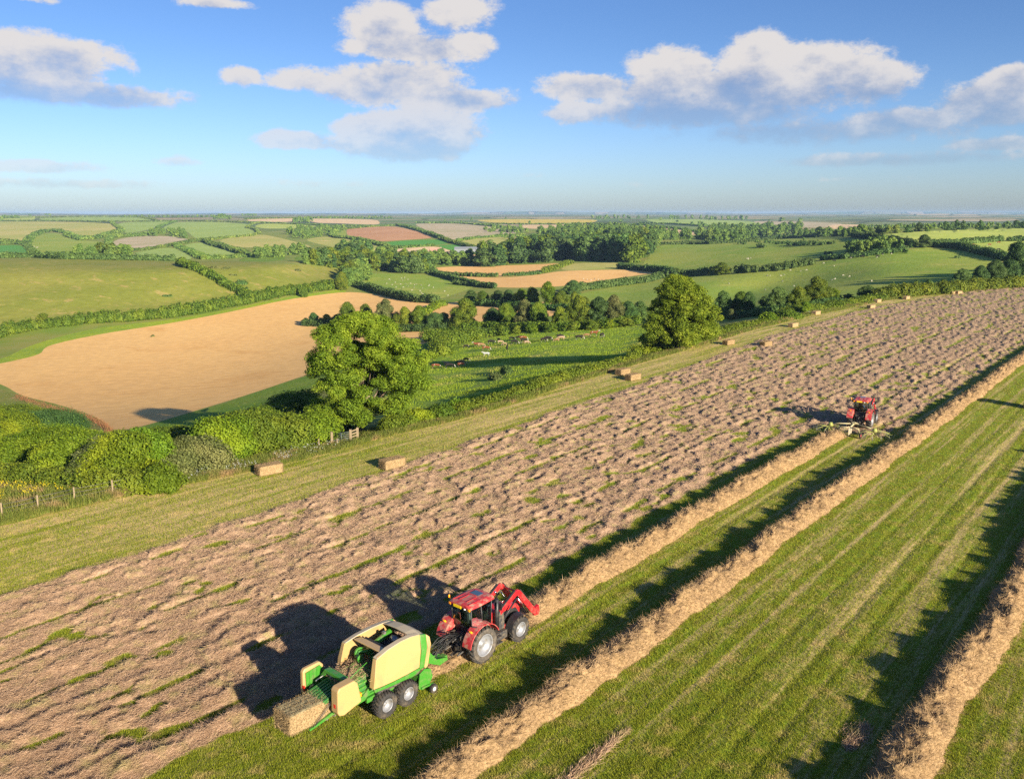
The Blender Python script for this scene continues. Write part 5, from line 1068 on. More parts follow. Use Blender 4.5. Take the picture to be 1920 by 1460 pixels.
# ------------------------------------------------------------------ people: a seated driver, one continuous skinned body
def seated_person(label, loc, rz, shirt, name='person'):
    J = {}; E_ = []
    def j(n, p, r, par=None):
        J[n] = (len(J), p, r)
        if par: E_.append((J[par][0], J[n][0]))
    j('pelvis', (0,0,.10), .155); j('waist', (.0,0,.27), .135, 'pelvis'); j('chest', (.02,0,.46), .155, 'waist'); j('upper', (.03,0,.56), .12, 'chest'); j('neck', (.04,0,.64), .055, 'upper'); j('jaw', (.07,0,.71), .075, 'neck'); j('head', (.06,0,.80), .098, 'jaw'); j('crown', (.045,0,.865), .07, 'head')
    j('nose', (.165,0,.775), .014, 'head')
    for s, sn in ((1, 'l'), (-1, 'r')):
        j('sh'+sn, (.02, s*.19, .55), .07, 'upper'); j('el'+sn, (.16, s*.27, .32), .048, 'sh'+sn); j('wr'+sn, (.40, s*.17, .36), .030, 'el'+sn); j('pa'+sn, (.46, s*.165, .385), .032, 'wr'+sn)
        for k, dy in enumerate((-.03, -.01, .01, .03)):
            L = (.9, 1.05, 1.0, .8)[k]
            j('f%d%s' % (k, sn), (.485, s*(.165+dy), .40), .0105, 'pa'+sn); j('g%d%s' % (k, sn), (.485+.034*L, s*(.165+dy), .385), .0095, 'f%d%s' % (k, sn)); j('h%d%s' % (k, sn), (.485+.030*L, s*(.165+dy), .352), .008, 'g%d%s' % (k, sn))
        j('t1'+sn, (.46, s*.125, .375), .012, 'pa'+sn); j('t2'+sn, (.495, s*.115, .362), .0095, 't1'+sn)
        j('hip'+sn, (.04, s*.10, .08), .10, 'pelvis'); j('kn'+sn, (.46, s*.16, .13), .068, 'hip'+sn); j('an'+sn, (.55, s*.16, -.30), .045, 'kn'+sn); j('to'+sn, (.70, s*.17, -.36), .04, 'an'+sn)
    me = bpy.data.meshes.new('body'); me.from_pydata([v[1] for v in J.values()], E_, []); o = link(name, me)
    sk = o.modifiers.new('skin', 'SKIN'); me.skin_vertices or None
    for n, (i, p, r) in J.items(): me.skin_vertices[0].data[i].radius = (r, r)
    me.skin_vertices[0].data[0].use_root = True
    sb = o.modifiers.new('sub', 'SUBSURF'); sb.levels = sb.render_levels = 1
    dg = bpy.context.evaluated_depsgraph_get(); em = bpy.data.meshes.new_from_object(o.evaluated_get(dg)); o.modifiers.clear(); o.data = em
    for m_ in (shirt, M['trousers'], M['skin']): em.materials.append(m_)
    for f in em.polygons:
        c = f.center; f.use_smooth = True
        f.material_index = 2 if (c.z > .645 or c.x > .40 and c.z > .33 and abs(c.y) < .24) else (1 if c.z < .17 or (c.x > .3 and c.z < .24) else 0)
    h = Part(); h.lathe([(.001,.10),(.06,.09),(.098,.04),(.108,-.01),(.10,-.05)], (.045,0,.80), 16, 'z'); ho = h.build('hair', M['hairm'], o)
    o.location = loc; o.rotation_euler = (0, 0, rz); tag(o, label, 'person', 'tractor drivers'); return o
M['skin'] = simple('skin', (.48,.27,.18), .6); M['trousers'] = simple('blue_jeans', (.05,.07,.13), .9); M['hairm'] = simple('brown_hair', (.06,.035,.02), .8)
M['shirt_blue'] = simple('blue_shirt', (.06,.13,.34), .9); M['shirt_grey'] = simple('grey_shirt', (.16,.17,.18), .9)

# ------------------------------------------------------------------ tractor with front loader arms (x forward, y left)
def tractor(label):
    r = empty('tractor'); tag(r, label, 'tractor')
    RW, RX, FX = .94, 0.0, 2.81
    for s in (-1, 1):
        wheel('rear_wheel', (0, s*.95, RW), .90, .56, .56, r, 20, s, lug_h=.05)
        wheel('front_wheel', (FX, s*.93, .70), .67, .46, .38, r, 18, s, lug_h=.04, dusty=False)
    # chassis
    p = Part(); p.box((.1,0,.95),(1.5,.62,.62)); p.box((1.3,0,.92),(1.6,.46,.5)); p.box((2.6,0,.85),(1.9,.40,.42)); p.box((0,0,.94),(.34,1.5,.34)); p.box((FX,0,.70),(.26,1.5,.22))
    p.box((3.55,0,.85),(.35,.7,.42)); p.box((1.55,-.62,.70),(1.0,.45,.42)); p.box((1.55,.62,.70),(1.0,.45,.42)); p.box((1.2,-.98,.55),(.45,.3,.04)); p.box((1.2,-.93,.85),(.45,.3,.04)); p.tube([(1.0,-.78,.9),(2.3,-.7,.8)], .05)
    p.build('chassis', M['frame'], r, .02)
    # bonnet
    def ring(x, hw, z0, z1, k=.10): return [(x,-hw,z0),(x,-hw,z1-k),(x,-hw+k*.9,z1),(x,hw-k*.9,z1),(x,hw,z1-k),(x,hw,z0)]
    p = Part(); p.loft([ring(1.12,.42,1.15,2.02),ring(1.6,.42,1.15,2.0),ring(2.6,.39,1.12,1.90),ring(3.3,.36,1.08,1.74),ring(3.62,.32,1.05,1.55,.16)], False)
    b = p.build('bonnet', M['red'], r, .025)
    g = Part()
    for s in (-1, 1): g.prism([(2.1,1.2),(2.2,1.68),(3.2,1.58),(3.45,1.2)], s*.415-.012, s*.415+.012)
    g.box((3.66,0,1.3),(.04,.5,.4)); g.build('grille', M['black'], b)
    # cab: floor box, pillars, roof, glass
    c = empty('cab'); c.parent = r
    X0, X1, ZB, ZT = -.55, 1.12, 1.30, 2.90
    q = Part(); q.prism([(-.35,1.05),(1.1,1.05),(1.1,1.5),(.75,1.45),(.3,1.62),(-.35,1.62)], -.52, .52); q.box((-.30,0,1.72),(.10,1.06,.30)); q.build('floor', M['black'], c, .02)
    q = Part()
    def pil(a, b_, w_=.035): q.tube([a, b_], w_, 6)
    for s in (-1, 1):
        pil((1.12, s*.52, 1.3), (.98, s*.70, ZT)); pil((.25, s*.78, 1.75), (.20, s*.72, ZT), .03); pil((-.42, s*.66, 1.75), (-.48, s*.68, ZT)); pil((.25,s*.78,1.75),(.95,s*.58,1.30),.03); pil((.95,s*.58,1.30),(1.12,s*.52,1.3),.03); pil((-.42,s*.66,1.75),(.25,s*.78,1.75),.03)
    pil((1.12,-.52,1.75),(1.12,.52,1.75),.03); pil((-.42,-.66,1.75),(-.42,.66,1.75),.03); pil((-.48,-.68,ZT),(-.48,.68,ZT)); pil((.98,-.70,ZT),(.98,.70,ZT))
    q.build('cab_frame', M['black'], c)
    q = Part()
    def quad(P): vs = [q.bm.verts.new(v) for v in P]; q._f(vs)
    for s in (-1, 1):
        quad([(1.12,s*.53,1.32),(.98,s*.71,ZT),(.20,s*.73,ZT),(.25,s*.79,1.77),(.95,s*.59,1.32)]); quad([(.25,s*.79,1.77),(.20,s*.73,ZT),(-.48,s*.69,ZT),(-.42,s*.67,1.77)])
    quad([(1.13,-.52,1.5),(1.13,.52,1.5),(.99,.70,ZT),(.99,-.70,ZT)]); quad([(-.43,-.66,1.77),(-.49,-.68,ZT),(-.49,.68,ZT),(-.43,.66,1.77)])
    q.build('cab_glass', M['glass'], c)
    q = Part()
    def rr(x, hw, z, k=.12): return [(x,-hw,z-.02),(x,-hw*.98,z+.10),(x,-hw*.72,z+.17),(x,0,z+.19),(x,hw*.72,z+.17),(x,hw*.98,z+.10),(x,hw,z-.02)]
    q.loft([rr(-.62,.62,2.87),rr(-.55,.76,2.88),rr(0,.82,2.90),rr(.7,.82,2.92),rr(1.15,.76,2.90),rr(1.25,.60,2.87)], False)
    ro = q.build('cab_roof', M['red_dusty'], c, .03)
    q = Part(); q.box((.72,.05,3.113),(.42,.55,.02)); q.build('roof_hatch', M['glass_dark'], ro, .01)
    q = Part(); q.box((.0,.25,3.10),(.7,.04,.02)); q.box((.0,-.25,3.10),(.7,.04,.02)); q.box((.0,-.55,3.075),(1.0,.03,.02)); q.box((.0,.55,3.075),(1.0,.03,.02)); q.build('roof_rib', M['red'], ro)
    q = Part(); q.box((-.635,.12,2.86),(.03,.52,.13)); q.build('number_plate', M['numplate'], c)
    for s in (-1, 1):
        q = Part(); q.box((-.60,s*.66,2.86),(.06,.13,.12)); q.build('rear_light', M['amber'], c, .01)
        q = Part(); q.lathe([(.001,0),(.06,.0),(.07,.03),(.05,.07)], (-.58,s*.36,2.80), 12, 'z'); q.build('work_lamp', M['lamp'], c)
        q = Part(); q.tube([(1.1,s*.66,2.75),(1.2,s*1.05,2.72)], .018, 6); q.box((1.22,s*1.12,2.55),(.05,.20,.36)); q.build('mirror', M['black'], c, .01)
    # seat and controls
    q = Part(); q.box((.05,0,1.75),(.5,.5,.14)); q.box((-.20,0,2.12),(.14,.48,.66),(0,-.12,0)); q.box((-.22,0,2.52),(.10,.26,.18)); q.build('seat', M['seat'], c, .04)
    q = Part(); q.tube([(.98,0,1.3),(.72,0,1.98)], .05); q.lathe([(.20,-.012),(.215,0),(.20,.012),(.188,0),(.20,-.012)], (.66,0,2.05), 20, 'z'); q.box((1.02,0,1.75),(.14,.42,.35)); q.box((.1,-.38,1.95),(.5,.14,.12)); q.build('steering_wheel', M['black'], c)
    # rear fenders
    for s in (-1, 1):
        q = Part(); N = 18; prof = []
        for rad in (1.10, 1.055):
            arc = [(math.cos(R(a))*rad, .97 + math.sin(R(a))*rad*.99) for a in np.linspace(22, 172, N)]
            prof += arc if rad > 1.08 else arc[::-1]
        q.prism(prof, s*.62, s*1.22, smooth=False)
        q.prism([(math.cos(R(a))*1.06, .97+math.sin(R(a))*1.05) for a in np.linspace(22, 172, N)] + [(-.75,1.25),(.0,1.5),(.75,1.2)], s*.60, s*.64)
        fo = q.build('rear_fender', M['red_dusty'], r, .02)
        q = Part(); q.box((-.74,s*.92,1.835),(.20,.12,.09),(0,.75,0)); q.build('indicator', M['amber'], fo, .01)
        q = Part(); q.box((-.45,s*.98,2.02),(.62,.04,.05),(0,.42,0)); q.build('grab_rail', M['black'], fo)
        q = Part(); prof = []
        for rad in (.80, .77):
            arc = [(FX + math.cos(R(a))*rad, .72 + math.sin(R(a))*rad) for a in np.linspace(38, 175, 14)]
            prof += arc if rad > .78 else arc[::-1]
        q.prism(prof, s*.70, s*1.17); q.build('front_fender', M['black'], r, .01)
    # exhaust
    q = Part(); q.tube([(1.42,-.66,1.15),(1.42,-.66,2.75)], .115, 14); q.mi = 1; q.tube([(1.42,-.66,2.70),(1.42,-.66,3.0),(1.38,-.66,3.12),(1.28,-.67,3.20)], .05, 10); q.build('exhaust', [M['black'], M['chrome']], r)
    # loader
    for s in (-1, 1):
        y = s*.60
        q = Part(); q.prism([(1.62,.95),(2.05,.95),(2.0,1.6),(1.92,1.95),(1.75,2.0),(1.62,1.85)], y-.06, y+.06); lo = q.build('loader_mast', M['frame'], r, .015)
        q = Part(); q.prism([(1.70,1.98),(1.74,1.74),(2.98,2.36),(3.12,2.34),(4.20,.98),(4.45,.80),(4.60,.92),(4.52,1.12),(3.30,2.55),(3.12,2.68),(2.92,2.64)], y-.065, y+.065)
        ar = q.build('loader_arm', M['red'], r, .015)
        q = Part(); q.prism([(1.72,2.06),(1.74,1.99),(2.90,2.66),(2.84,2.72)], y-.05, y+.05); q.prism([(3.28,2.61),(3.34,2.63),(4.35,1.35),(4.28,1.30)], y-.03, y+.03); q.build('arm_cover', M['black'], ar)
        q = Part(); q.tube([(1.95,y*1.0,1.35),(3.0,y,2.15)], .045, 8); q.mi = 1; q.tube([(2.6,y,1.85),(3.05,y,2.2)], .028, 8); q.tube([(3.15,y,2.15),(3.9,y,1.15)], .035, 8); q.build('lift_ram', [M['black'], M['chrome']], ar)
        q = Part(); q.prism([(4.42,.72),(4.78,.66),(4.86,.86),(4.80,1.22),(4.55,1.14)], y-.09, y+.09); q.build('tool_carrier', M['red'], ar, .01)
    q = Part(); q.tube([(4.62,-.6,.95),(4.62,.6,.95)], .055, 10); q.tube([(3.3,-.6,2.42),(3.3,.6,2.42)], .05, 10); q.box((2.1,0,.98),(.2,1.3,.2)); q.build('loader_crossbar', M['red'], r)
    # rear linkage and hoses
    q = Part()
    for s in (-1, 1):
        q.tube([(-.35,s*.42,.72),(-1.25,s*.45,.62)], .045, 8); q.tube([(-.45,s*.36,1.45),(-.95,s*.42,1.5),(-.98,s*.44,.68)], .035, 8); q.box((-.5,s*.36,1.35),(.35,.08,.12))
    q.tube([(-.45,0,1.35),(-1.15,0,1.15)], .04, 8); q.box((-.55,0,.62),(.5,.34,.4)); q.box((-.95,0,.50),(.6,.14,.08)); q.box((-.50,0,1.30),(.2,.7,.25)); q.build('rear_linkage', M['frame'], r)
    # black roof edge beacon stalk
    q = Part(); q.tube([(-.35,.80,2.9),(-.35,.95,2.98)], .02, 6); q.lathe([(.05,0),(.05,.10),(.03,.14),(.001,.15)], (-.35,.98,2.98), 12, 'z'); q.build('beacon', M['amber'], c)
    return r
M['glass_dark'] = simple('tinted_roof_glass', (.05,.09,.13), .12, coat=.5)

T1AZ, T2AZ = 41.2, 38.6
tr = tractor('near red tractor with front loader arms pulling the green baler')
tr.location = (-2.22, 39.84, 0); tr.rotation_euler = (0, 0, heading(T1AZ))
tr2 = copy_tree(tr); tr2['label'] = 'far red tractor pulling the lime coloured hay rake'
p2 = wps(1612, 801); tr2.location = (float(p2[0]), float(p2[1]), 0); tr2.rotation_euler = (0, 0, heading(33))
tag(tr, group='red tractors'); tag(tr2, group='red tractors')
def at_local(root, v): return Matrix.LocRotScale(root.location, root.rotation_euler, None) @ Vector(v)
pr1 = seated_person('driver in a grey shirt seated in the near tractor cab', at_local(tr, (.05,0,1.80)), tr.rotation_euler.z, M['shirt_grey'])
pr2 = seated_person('driver in a blue shirt seated in the far tractor cab', at_local(tr2, (.05,0,1.80)), tr2.rotation_euler.z, M['shirt_blue'])

# ------------------------------------------------------------------ big square baler (x forward, origin between the tandem axles)
def baler():
    r = empty('baler'); tag(r, 'green and cream big square baler towed behind the near tractor', 'hay baler')
    for s in (-1, 1):
        for x in (-.63, .63): wheel('wheel', (x, s*1.06, .61), .585, .54, .30, r, 24, s, 'rim', lug_h=.03, dusty=False, dish=.10)
    # bale chamber with longitudinal ribs
    p = Part(); p.prism([(-2.5,.95),(1.7,.95),(1.9,1.3),(1.5,1.95),(-.6,2.12),(-2.5,1.98)], -.62, .62); p.build('bale_chamber', M['green_dark'], r, .02)
    p = Part()
    for k in range(5):
        y = -.50 + k * .25; p.prism([(-2.5,1.99),(-.55,2.13),(-.55,2.21),(-2.5,2.07)], y-.075, y+.075)
    for k in range(4):
        for s in (-1, 1): p.prism([(-2.45,1.08+k*.24),(-.3,1.12+k*.25),(-.3,1.22+k*.25),(-2.45,1.17+k*.24)], s*.62 if s > 0 else -.70, s*.62+.08 if s > 0 else -.62)
    p.build('chamber_rib', M['green'], r, .01)
    p = Part()
    for k in range(7):
        y = -.54 + k * .18; p.prism([(-3.55,1.80),(-2.5,1.97),(-2.5,2.05),(-3.55,1.87)], y-.05, y+.05)
    p.prism([(-3.5,1.72),(-2.5,1.9),(-2.5,1.96),(-3.5,1.80)], -.62, .62); p.build('tension_rail', M['green_dark'], r)
    # side panels: curved shells
    def panel(s):
        c = Part()
        prof = [(-1.38,1.72),(-1.30,2.25),(-1.12,2.96),(-1.04,3.05),(-.4,3.16),(.4,3.22),(1.0,3.20),(1.52,3.12),(1.42,2.4),(1.30,1.62),(.5,1.60),(-.3,1.62),(-.9,1.66)]
        def yy(z): return s * (1.30 - .0 * z - .22 * max(0, (z - 2.3)) ** 1.6)
        def shell(prof, mat, name, th=.06, off=0.0, par=r):
            q = Part(); A = [q.bm.verts.new((x, yy(z) + s*off, z)) for x, z in prof]; B = [q.bm.verts.new((x, yy(z) - s*(th-off), z)) for x, z in prof]; n = len(prof)
            q._f(A); q._f(B[::-1])
            for i in range(n): q._f([A[i], A[(i+1) % n], B[(i+1) % n], B[i]])
            return q.build(name, mat, par, .03)
        a = shell(prof, M['cream'], 'side_panel', .10)
        shell([(1.30,1.62),(1.42,2.4),(1.52,3.12),(1.86,3.02),(1.82,2.4),(1.60,1.52),(1.35,1.48)], M['green'], 'green_band', .10, .004, a)
        shell([(1.60,1.52),(1.82,2.4),(1.86,3.02),(2.04,2.85),(2.06,2.5),(1.82,1.50),(1.66,1.42)], M['cream'], 'front_trim', .14, .012, a)
        shell([(-1.34,1.54),(-1.38,1.70),(-.9,1.64),(-.3,1.60),(.5,1.58),(1.30,1.60),(1.35,1.46),(.9,1.34),(.3,1.40),(-.4,1.44)], M['green'], 'sill_beam', .12, .01, a)
        # rear return of the panel
        q = Part(); q.loft([[(-1.40,s*1.30,1.72),(-1.42,s*1.02,1.74),(-1.36,s*1.02,1.74),(-1.34,s*1.30,1.72)],[(-1.31,s*1.30,2.25),(-1.33,s*1.02,2.27),(-1.27,s*1.02,2.27),(-1.25,s*1.30,2.25)],[(-1.13,s*1.20,2.98),(-1.15,s*.98,2.98),(-1.09,s*.98,2.98),(-1.07,s*1.20,2.98)]], False); q.build('rear_return', M['cream'], a, .02)
        # inner top rail
        q = Part(); q.loft([[(x, s*(yo), z) for yo, z in ((w0,z0),(w0,z0+.05),(w0-.24,z0+.07),(w0-.24,z0+.02))] for x, w0, z0 in ((-1.1,1.2,2.97),(-.4,1.14,3.12),(.4,1.10,3.18),(1.0,1.1,3.16),(1.5,1.12,3.08))], False); q.build('top_rail', M['cream_grey'], a, .01)
        return a
    panel(-1); panel(1)
    # front shroud across the top, rear hatch flap
    p = Part(); p.loft([[(1.05,y,z),(1.6,y,z-.06),(1.95,y,z-.28),(1.98,y,z-.75),(1.90,y,z-.75),(1.86,y,z-.32),(1.55,y,z-.12),(1.05,y,z-.05)] for y, z in ((-1.05,3.16),(-.6,3.24),(0,3.27),(.6,3.24),(1.05,3.16))], False); p.build('front_shroud', M['cream_grey'], r, .01)
    p = Part(); p.box((-.50,-.02,3.06),(.42,1.75,.06),(0,.12,0)); p.build('rear_hatch', M['cream'], r, .02)
    p = Part(); p.box((-.26,-.02,3.03),(.06,1.7,.05)); p.box((-.10,-.02,2.98),(.05,1.6,.05)); p.tube([(-.1,-.6,2.95),(.5,-.3,2.55)], .02); p.build('hatch_frame', M['black'], r)
    # dark works inside
    p = Part(); p.box((.35,0,1.55),(2.5,2.0,.9)); p.box((.95,0,2.1),(1.1,1.6,1.1)); p.build('drive_housing', M['frame'], r, .04)
    p = Part(); g = random.Random(5)
    for k in range(9):
        x = g.uniform(-.7,.2); y = g.uniform(-.8,.9); p.box((x,y,2.28+g.uniform(0,.2)),(g.uniform(.1,.35),g.uniform(.1,.3),g.uniform(.12,.35)),(0,0,g.uniform(-.3,.3)))
    p.tube([(.2,.35,2.75),(1.15,.55,2.85)], .15, 12); p.tube([(-.85,.5,2.35),(-.7,.5,2.6),(-.4,.3,2.6)], .09, 10); p.tube([(-1.0,-.7,2.2),(-.85,.7,2.2)], .05, 8); p.lathe([(.001,-.05),(.26,-.05),(.26,.05),(.001,.05)], (-.62,.62,2.48), 20)
    p.lathe([(.001,-.04),(.18,-.04),(.18,.04),(.001,.04)], (-.85,.25,2.42), 18); p.build('knotter', M['green'], r, .01)
    p = Part(); p.lathe([(.001,-.2),(.16,-.2),(.2,0),(.16,.2),(.001,.2)], (.9,-.1,2.78), 14); p.box((.72,.45,2.95),(.14,.14,.2)); p.build('twine_guide', M['steel'], r)
    p = Part()
    for k in range(6): p.tube([(g.uniform(-.6,-.3),g.uniform(-.7,.7),2.5),(g.uniform(-.3,.2),g.uniform(-.7,.7),2.85),(g.uniform(.2,.7),g.uniform(-.7,.7),2.6)], .018, 5)
    p.build('hydraulic_line', M['hose'], r)
    p = Part(); p.tube([(-1.0,-.42,2.22),(-1.0,-.42,2.55),(-1.05,-.50,2.62),(-1.8,-.50,2.35),(-2.1,-.50,2.22)], .022, 6); p.build('hand_rail', M['green'], r)
    # portal arch at the rear
    p = Part(); w_ = .16
    arch = [(.98,1.35),(.98,2.05),(.62,2.48),(-.62,2.48),(-.98,2.05),(-.98,1.35),(-.80,1.35),(-.80,2.0),(-.54,2.32),(.54,2.32),(.80,2.0),(.80,1.35)]
    p.prismx(arch, -2.55, -2.25); p.build('portal_arch', M['green'], r, .02)
    p = Part()
    for s in (-1, 1):
        p.tube([(-2.4,s*.35,2.3),(-2.45,s*.35,1.95)], .05, 8); p.tube([(-2.95,s*.74,2.05),(-2.1,s*.78,2.2)], .03, 8)
    p.build('tension_ram', M['steel'], r)
    # rear side boxes
    for s in (-1, 1):
        y0, y1 = (s*.86, s*1.32)
        q = Part(); q.prism([(-3.28,1.35),(-3.36,1.52),(-3.33,2.48),(-3.22,2.60),(-2.42,2.62),(-2.26,2.44),(-2.10,1.62),(-2.12,1.50),(-3.02,1.28)], min(y0,y1) if s < 0 else y0+.24, max(y0,y1) if s > 0 else y1+.24 if False else max(y0,y1))
        bo = q.build('light_panel', M['cream'], r, .05)
        q = Part()
        yi = s*.84 if s < 0 else s*1.06
        q.prism([(-3.22,1.5),(-3.22,2.42),(-2.48,2.5),(-2.3,2.3),(-2.2,1.6)], yi-.02, yi+.02)
        for k in range(4): q.box((-3.05+k*.2, yi-s*.03, 2.0),(.03,.04,.8))
        q.build('panel_back', M['green'], bo)
        q = Part(); q.box((-3.33,s*1.1,1.75),(.05,.14,.22)); q.build('tail_light', M['redlens'], bo)
        q = Part(); q.box((-2.02,s*1.10,1.72),(.10,.16,.16)); q.build('marker_light', M['amber'], bo)
        # lower frame beams
        q = Part(); q.prism([(-2.9,1.30),(-2.9,1.44),(-1.6,1.30),(-1.1,1.62),(-.9,1.55),(-1.5,1.05),(-1.9,1.02)], s*.74-.04, s*.74+.04); q.box((-.1,s*.75,.98),(2.6,.12,.22)); q.box((0,s*.78,.72),(1.3,.10,.16)); q.build('frame_beam', M['green'], r, .01)
        q = Part(); q.tube([(-.63,s*.7,.61),(-.63,s*.9,.61)], .08); q.tube([(.63,s*.7,.61),(.63,s*.9,.61)], .08); q.build('axle', M['green'], r)
        # tail ramp beams and rods
        q = Part(); q.prism([(-4.35,.93),(-4.35,1.0),(-2.8,1.32),(-2.8,1.16)], s*.66-.05, s*.66+.05); q.build('ramp_beam', M['green'], r, .01)
        q = Part(); q.tube([(-4.2,s*.70,1.02),(-3.15,s*.78,1.95)], .014, 6); q.tube([(-4.1,s*.70,1.02),(-3.05,s*.78,1.95)], .014, 6); q.build('ramp_chain', M['frame'], r)
    p = Part(); [p.box((x,0,.98),(.08,1.25,.05)) for x in (-4.2,-3.8,-3.4,-3.0)]; p.build('ramp_roller', M['steel'], r)
    # pickup
    p = Part()
    for s in (-1, 1):
        p.prism([(1.35,.45),(1.45,1.15),(1.75,1.3),(2.15,1.15),(2.25,.7),(2.0,.35),(1.6,.3)], s*1.12-.03, s*1.12+.03); p.box((1.85,s*1.2,.42),(.75,.06,.08),(0,.08,0))
    p.box((1.6,0,.75),(.3,2.2,.5)); p.tube([(2.1,-1.1,1.12),(2.1,1.1,1.12)], .04, 8)
    pk = p.build('pickup', M['green'], r, .01)
    p = Part(); p.tube([(1.95,-1.08,.62),(1.95,1.08,.62)], .16, 12)
    for k in range(22):
        y = -1.0 + k*.095
        for a in (30, 100, 170, 240, 310): p.tube([(1.95,y,.62),(1.95+math.cos(R(a+k*20))*.30,y,.62+math.sin(R(a+k*20))*.30)], .008, 4)
    for k in range(14): y = -1.0 + k*.15; p.tube([(2.1,y,1.12),(2.4,y,.85),(2.3,y,.6)], .012, 4)
    p.build('tine_reel', M['steel'], pk)
    for s in (-1, 1): wheel('gauge_wheel', (2.12, s*1.33, .22), .215, .16, .10, r, 14, s, 'rimw', lug_h=.01, dusty=False, dish=.03)
    # drawbar
    p = Part(); p.prism([(1.7,1.3),(1.85,2.35),(2.15,2.3),(2.75,1.55),(3.35,.80),(4.05,.62),(4.10,.48),(3.55,.40),(3.15,.62),(2.4,1.05)], -.30, -.22); p.prism([(1.7,1.3),(1.85,2.35),(2.15,2.3),(2.75,1.55),(3.35,.80),(4.05,.62),(4.10,.48),(3.55,.40),(3.15,.62),(2.4,1.05)], .22, .30); p.box((2.6,0,1.25),(1.2,.46,.12),(0,.72,0)); p.box((3.8,0,.56),(.8,.30,.14)); p.build('drawbar', M['green'], r, .01)
    p = Part(); p.tube([(4.0,0,.85),(3.2,0,.95),(1.8,0,1.1)], .06, 10); p.build('drive_shaft', M['black'], r)
    p = Part(); g = random.Random(9)
    for k in range(16):
        a = Vector((4.9+g.uniform(-.3,.2), g.uniform(-.35,.35), 1.2+g.uniform(0,.4))); b_ = Vector((3.1+g.uniform(-.4,.5), g.uniform(-.3,.3), 1.0+g.uniform(-.1,.35))); md = (a+b_)/2 + Vector((0, g.uniform(-.25,.25), g.uniform(-.3,.45)))
        p.tube([a, (a*.5+md*.5)+Vector((0,0,.08)), md, (b_*.5+md*.5)+Vector((0,0,.05)), b_], .018, 5)
    p.build('hydraulic_hose', M['hose'], r)
    return r
def chaff(parent):
    n = 5200; g = np.random.default_rng(12); t = g.uniform(size=n)
    P = np.where((t < .55)[:, None], np.stack([g.uniform(-2.5, -.5, n), g.normal(0, .4, n), np.full(n, 2.12)], -1), np.stack([g.uniform(-1.1, 1.2, n), g.uniform(-.95, .95, n), 2.0 + g.uniform(0, .25, n)], -1))
    P[:, 2] += np.where(t < .55, .035 * (P[:, 0] + 1.5), 0) + g.uniform(0, .06, n); D = g.normal(size=(n, 3)); D[:, 2] *= .3; D /= np.linalg.norm(D, axis=1)[:, None]
    V, Fc = strands(P, g.uniform(.05, .2, n), g.uniform(.006, .012, n), D, 's', None); link('loose_chaff', np_mesh('chaff', V, Fc, [M['hay']], False), parent)
bl = baler(); chaff(bl); bl.location = (-6.07, 35.61, 0); bl.rotation_euler = (0, 0, heading(41.0))

# ------------------------------------------------------------------ bales
def bale_mats():
    m = NT('baled_hay'); tc = m.n('ShaderNodeTexCoord').outputs['Object']; n = m.noise(m.mapv(tc, (6, 9, 9)), 2.2, 5, .8); n2 = m.noise(tc, 2.0, 3, .6)
    col = m.mix(m.ramp(n, .3, .7), (.17,.12,.055), (.44,.31,.165)); col = m.mix(m.ramp(n2, .5, .7), col, (.32,.22,.11))
    m.principled(col, .95, m.bump(n, .8, .04), spec=.1); a = m.m
    m = NT('baled_hay_top'); tc = m.n('ShaderNodeTexCoord').outputs['Object']; n = m.noise(m.mapv(tc, (3, 14, 3)), 2.2, 5, .8)
    m.principled(m.mix(m.ramp(n, .3, .7), (.10,.095,.05), (.42,.35,.20)), .95, m.bump(n, .8, .05), spec=.1)
    return a, m.m
BM1, BM2 = bale_mats()
def bale_mesh(L, W_, Hh, seed, top):
    bm = bmesh.new(); bmesh.ops.create_cube(bm, size=1)
    for v in bm.verts: v.co = Vector((v.co.x*L, v.co.y*W_, v.co.z*Hh))
    bmesh.ops.subdivide_edges(bm, edges=bm.edges[:], cuts=17, use_grid_fill=True)
    g = np.random.default_rng(seed)
    for v in bm.verts:
        x, y, z = v.co; f = .03 * (float(fbm(x*6+seed, y*6+z*5, 3, 3)) - .5) * 2 + .02 * (float(fbm(x*14, z*14+y*9, 9, 2)) - .5)
        k = sum((abs(abs(c) - h / 2) < 1e-4) for c, h in ((x, L), (y, W_), (z, Hh)))
        d = Vector((x/L, y/W_, z/Hh)); d = Vector([c if abs(c) > .48 else 0 for c in d]); d = d.normalized() if d.length else Vector((0,0,1))
        v.co += d * (f - .055 * (k - 1)) 
        for s in (-.3, -.1, .1, .3):                   # twine grooves
            if abs(y / W_ - s) < .02 and abs(z) > Hh*.45: v.co.z -= math.copysign(.018, z)
    for f in bm.faces: f.smooth = True; f.material_index = 1 if (top and f.normal.z > .6) else 0
    me = bpy.data.meshes.new('bale'); bm.to_mesh(me); bm.free(); me.materials.append(BM1); me.materials.append(BM2)
    return me
def bale_with_stems(L, W_, Hh, seed, top):
    me = bale_mesh(L, W_, Hh, seed, top)
    nv = len(me.vertices); V = np.empty(nv*3, np.float32); me.vertices.foreach_get('co', V); V = V.reshape(-1, 3); N = np.empty(nv*3, np.float32); me.vertices.foreach_get('normal', N); N = N.reshape(-1, 3)
    g = np.random.default_rng(seed); ii = g.integers(0, nv, 9000); D = N[ii] * .4 + g.normal(0, .8, (9000, 3)); D /= np.linalg.norm(D, axis=1)[:, None]
    Vs, Fs = strands(V[ii] + g.normal(0, .03, (9000, 3)), g.uniform(.04, .13, 9000), g.uniform(.005, .011, 9000), D, 's', None)
    return np_mesh('loose_stems', Vs, Fs, [M['hay_bale']], False), me
M['hay_bale'] = strand_mat('bale_stems', (.17,.12,.055), (.42,.30,.16), (.28,.2,.1), .15, 3)
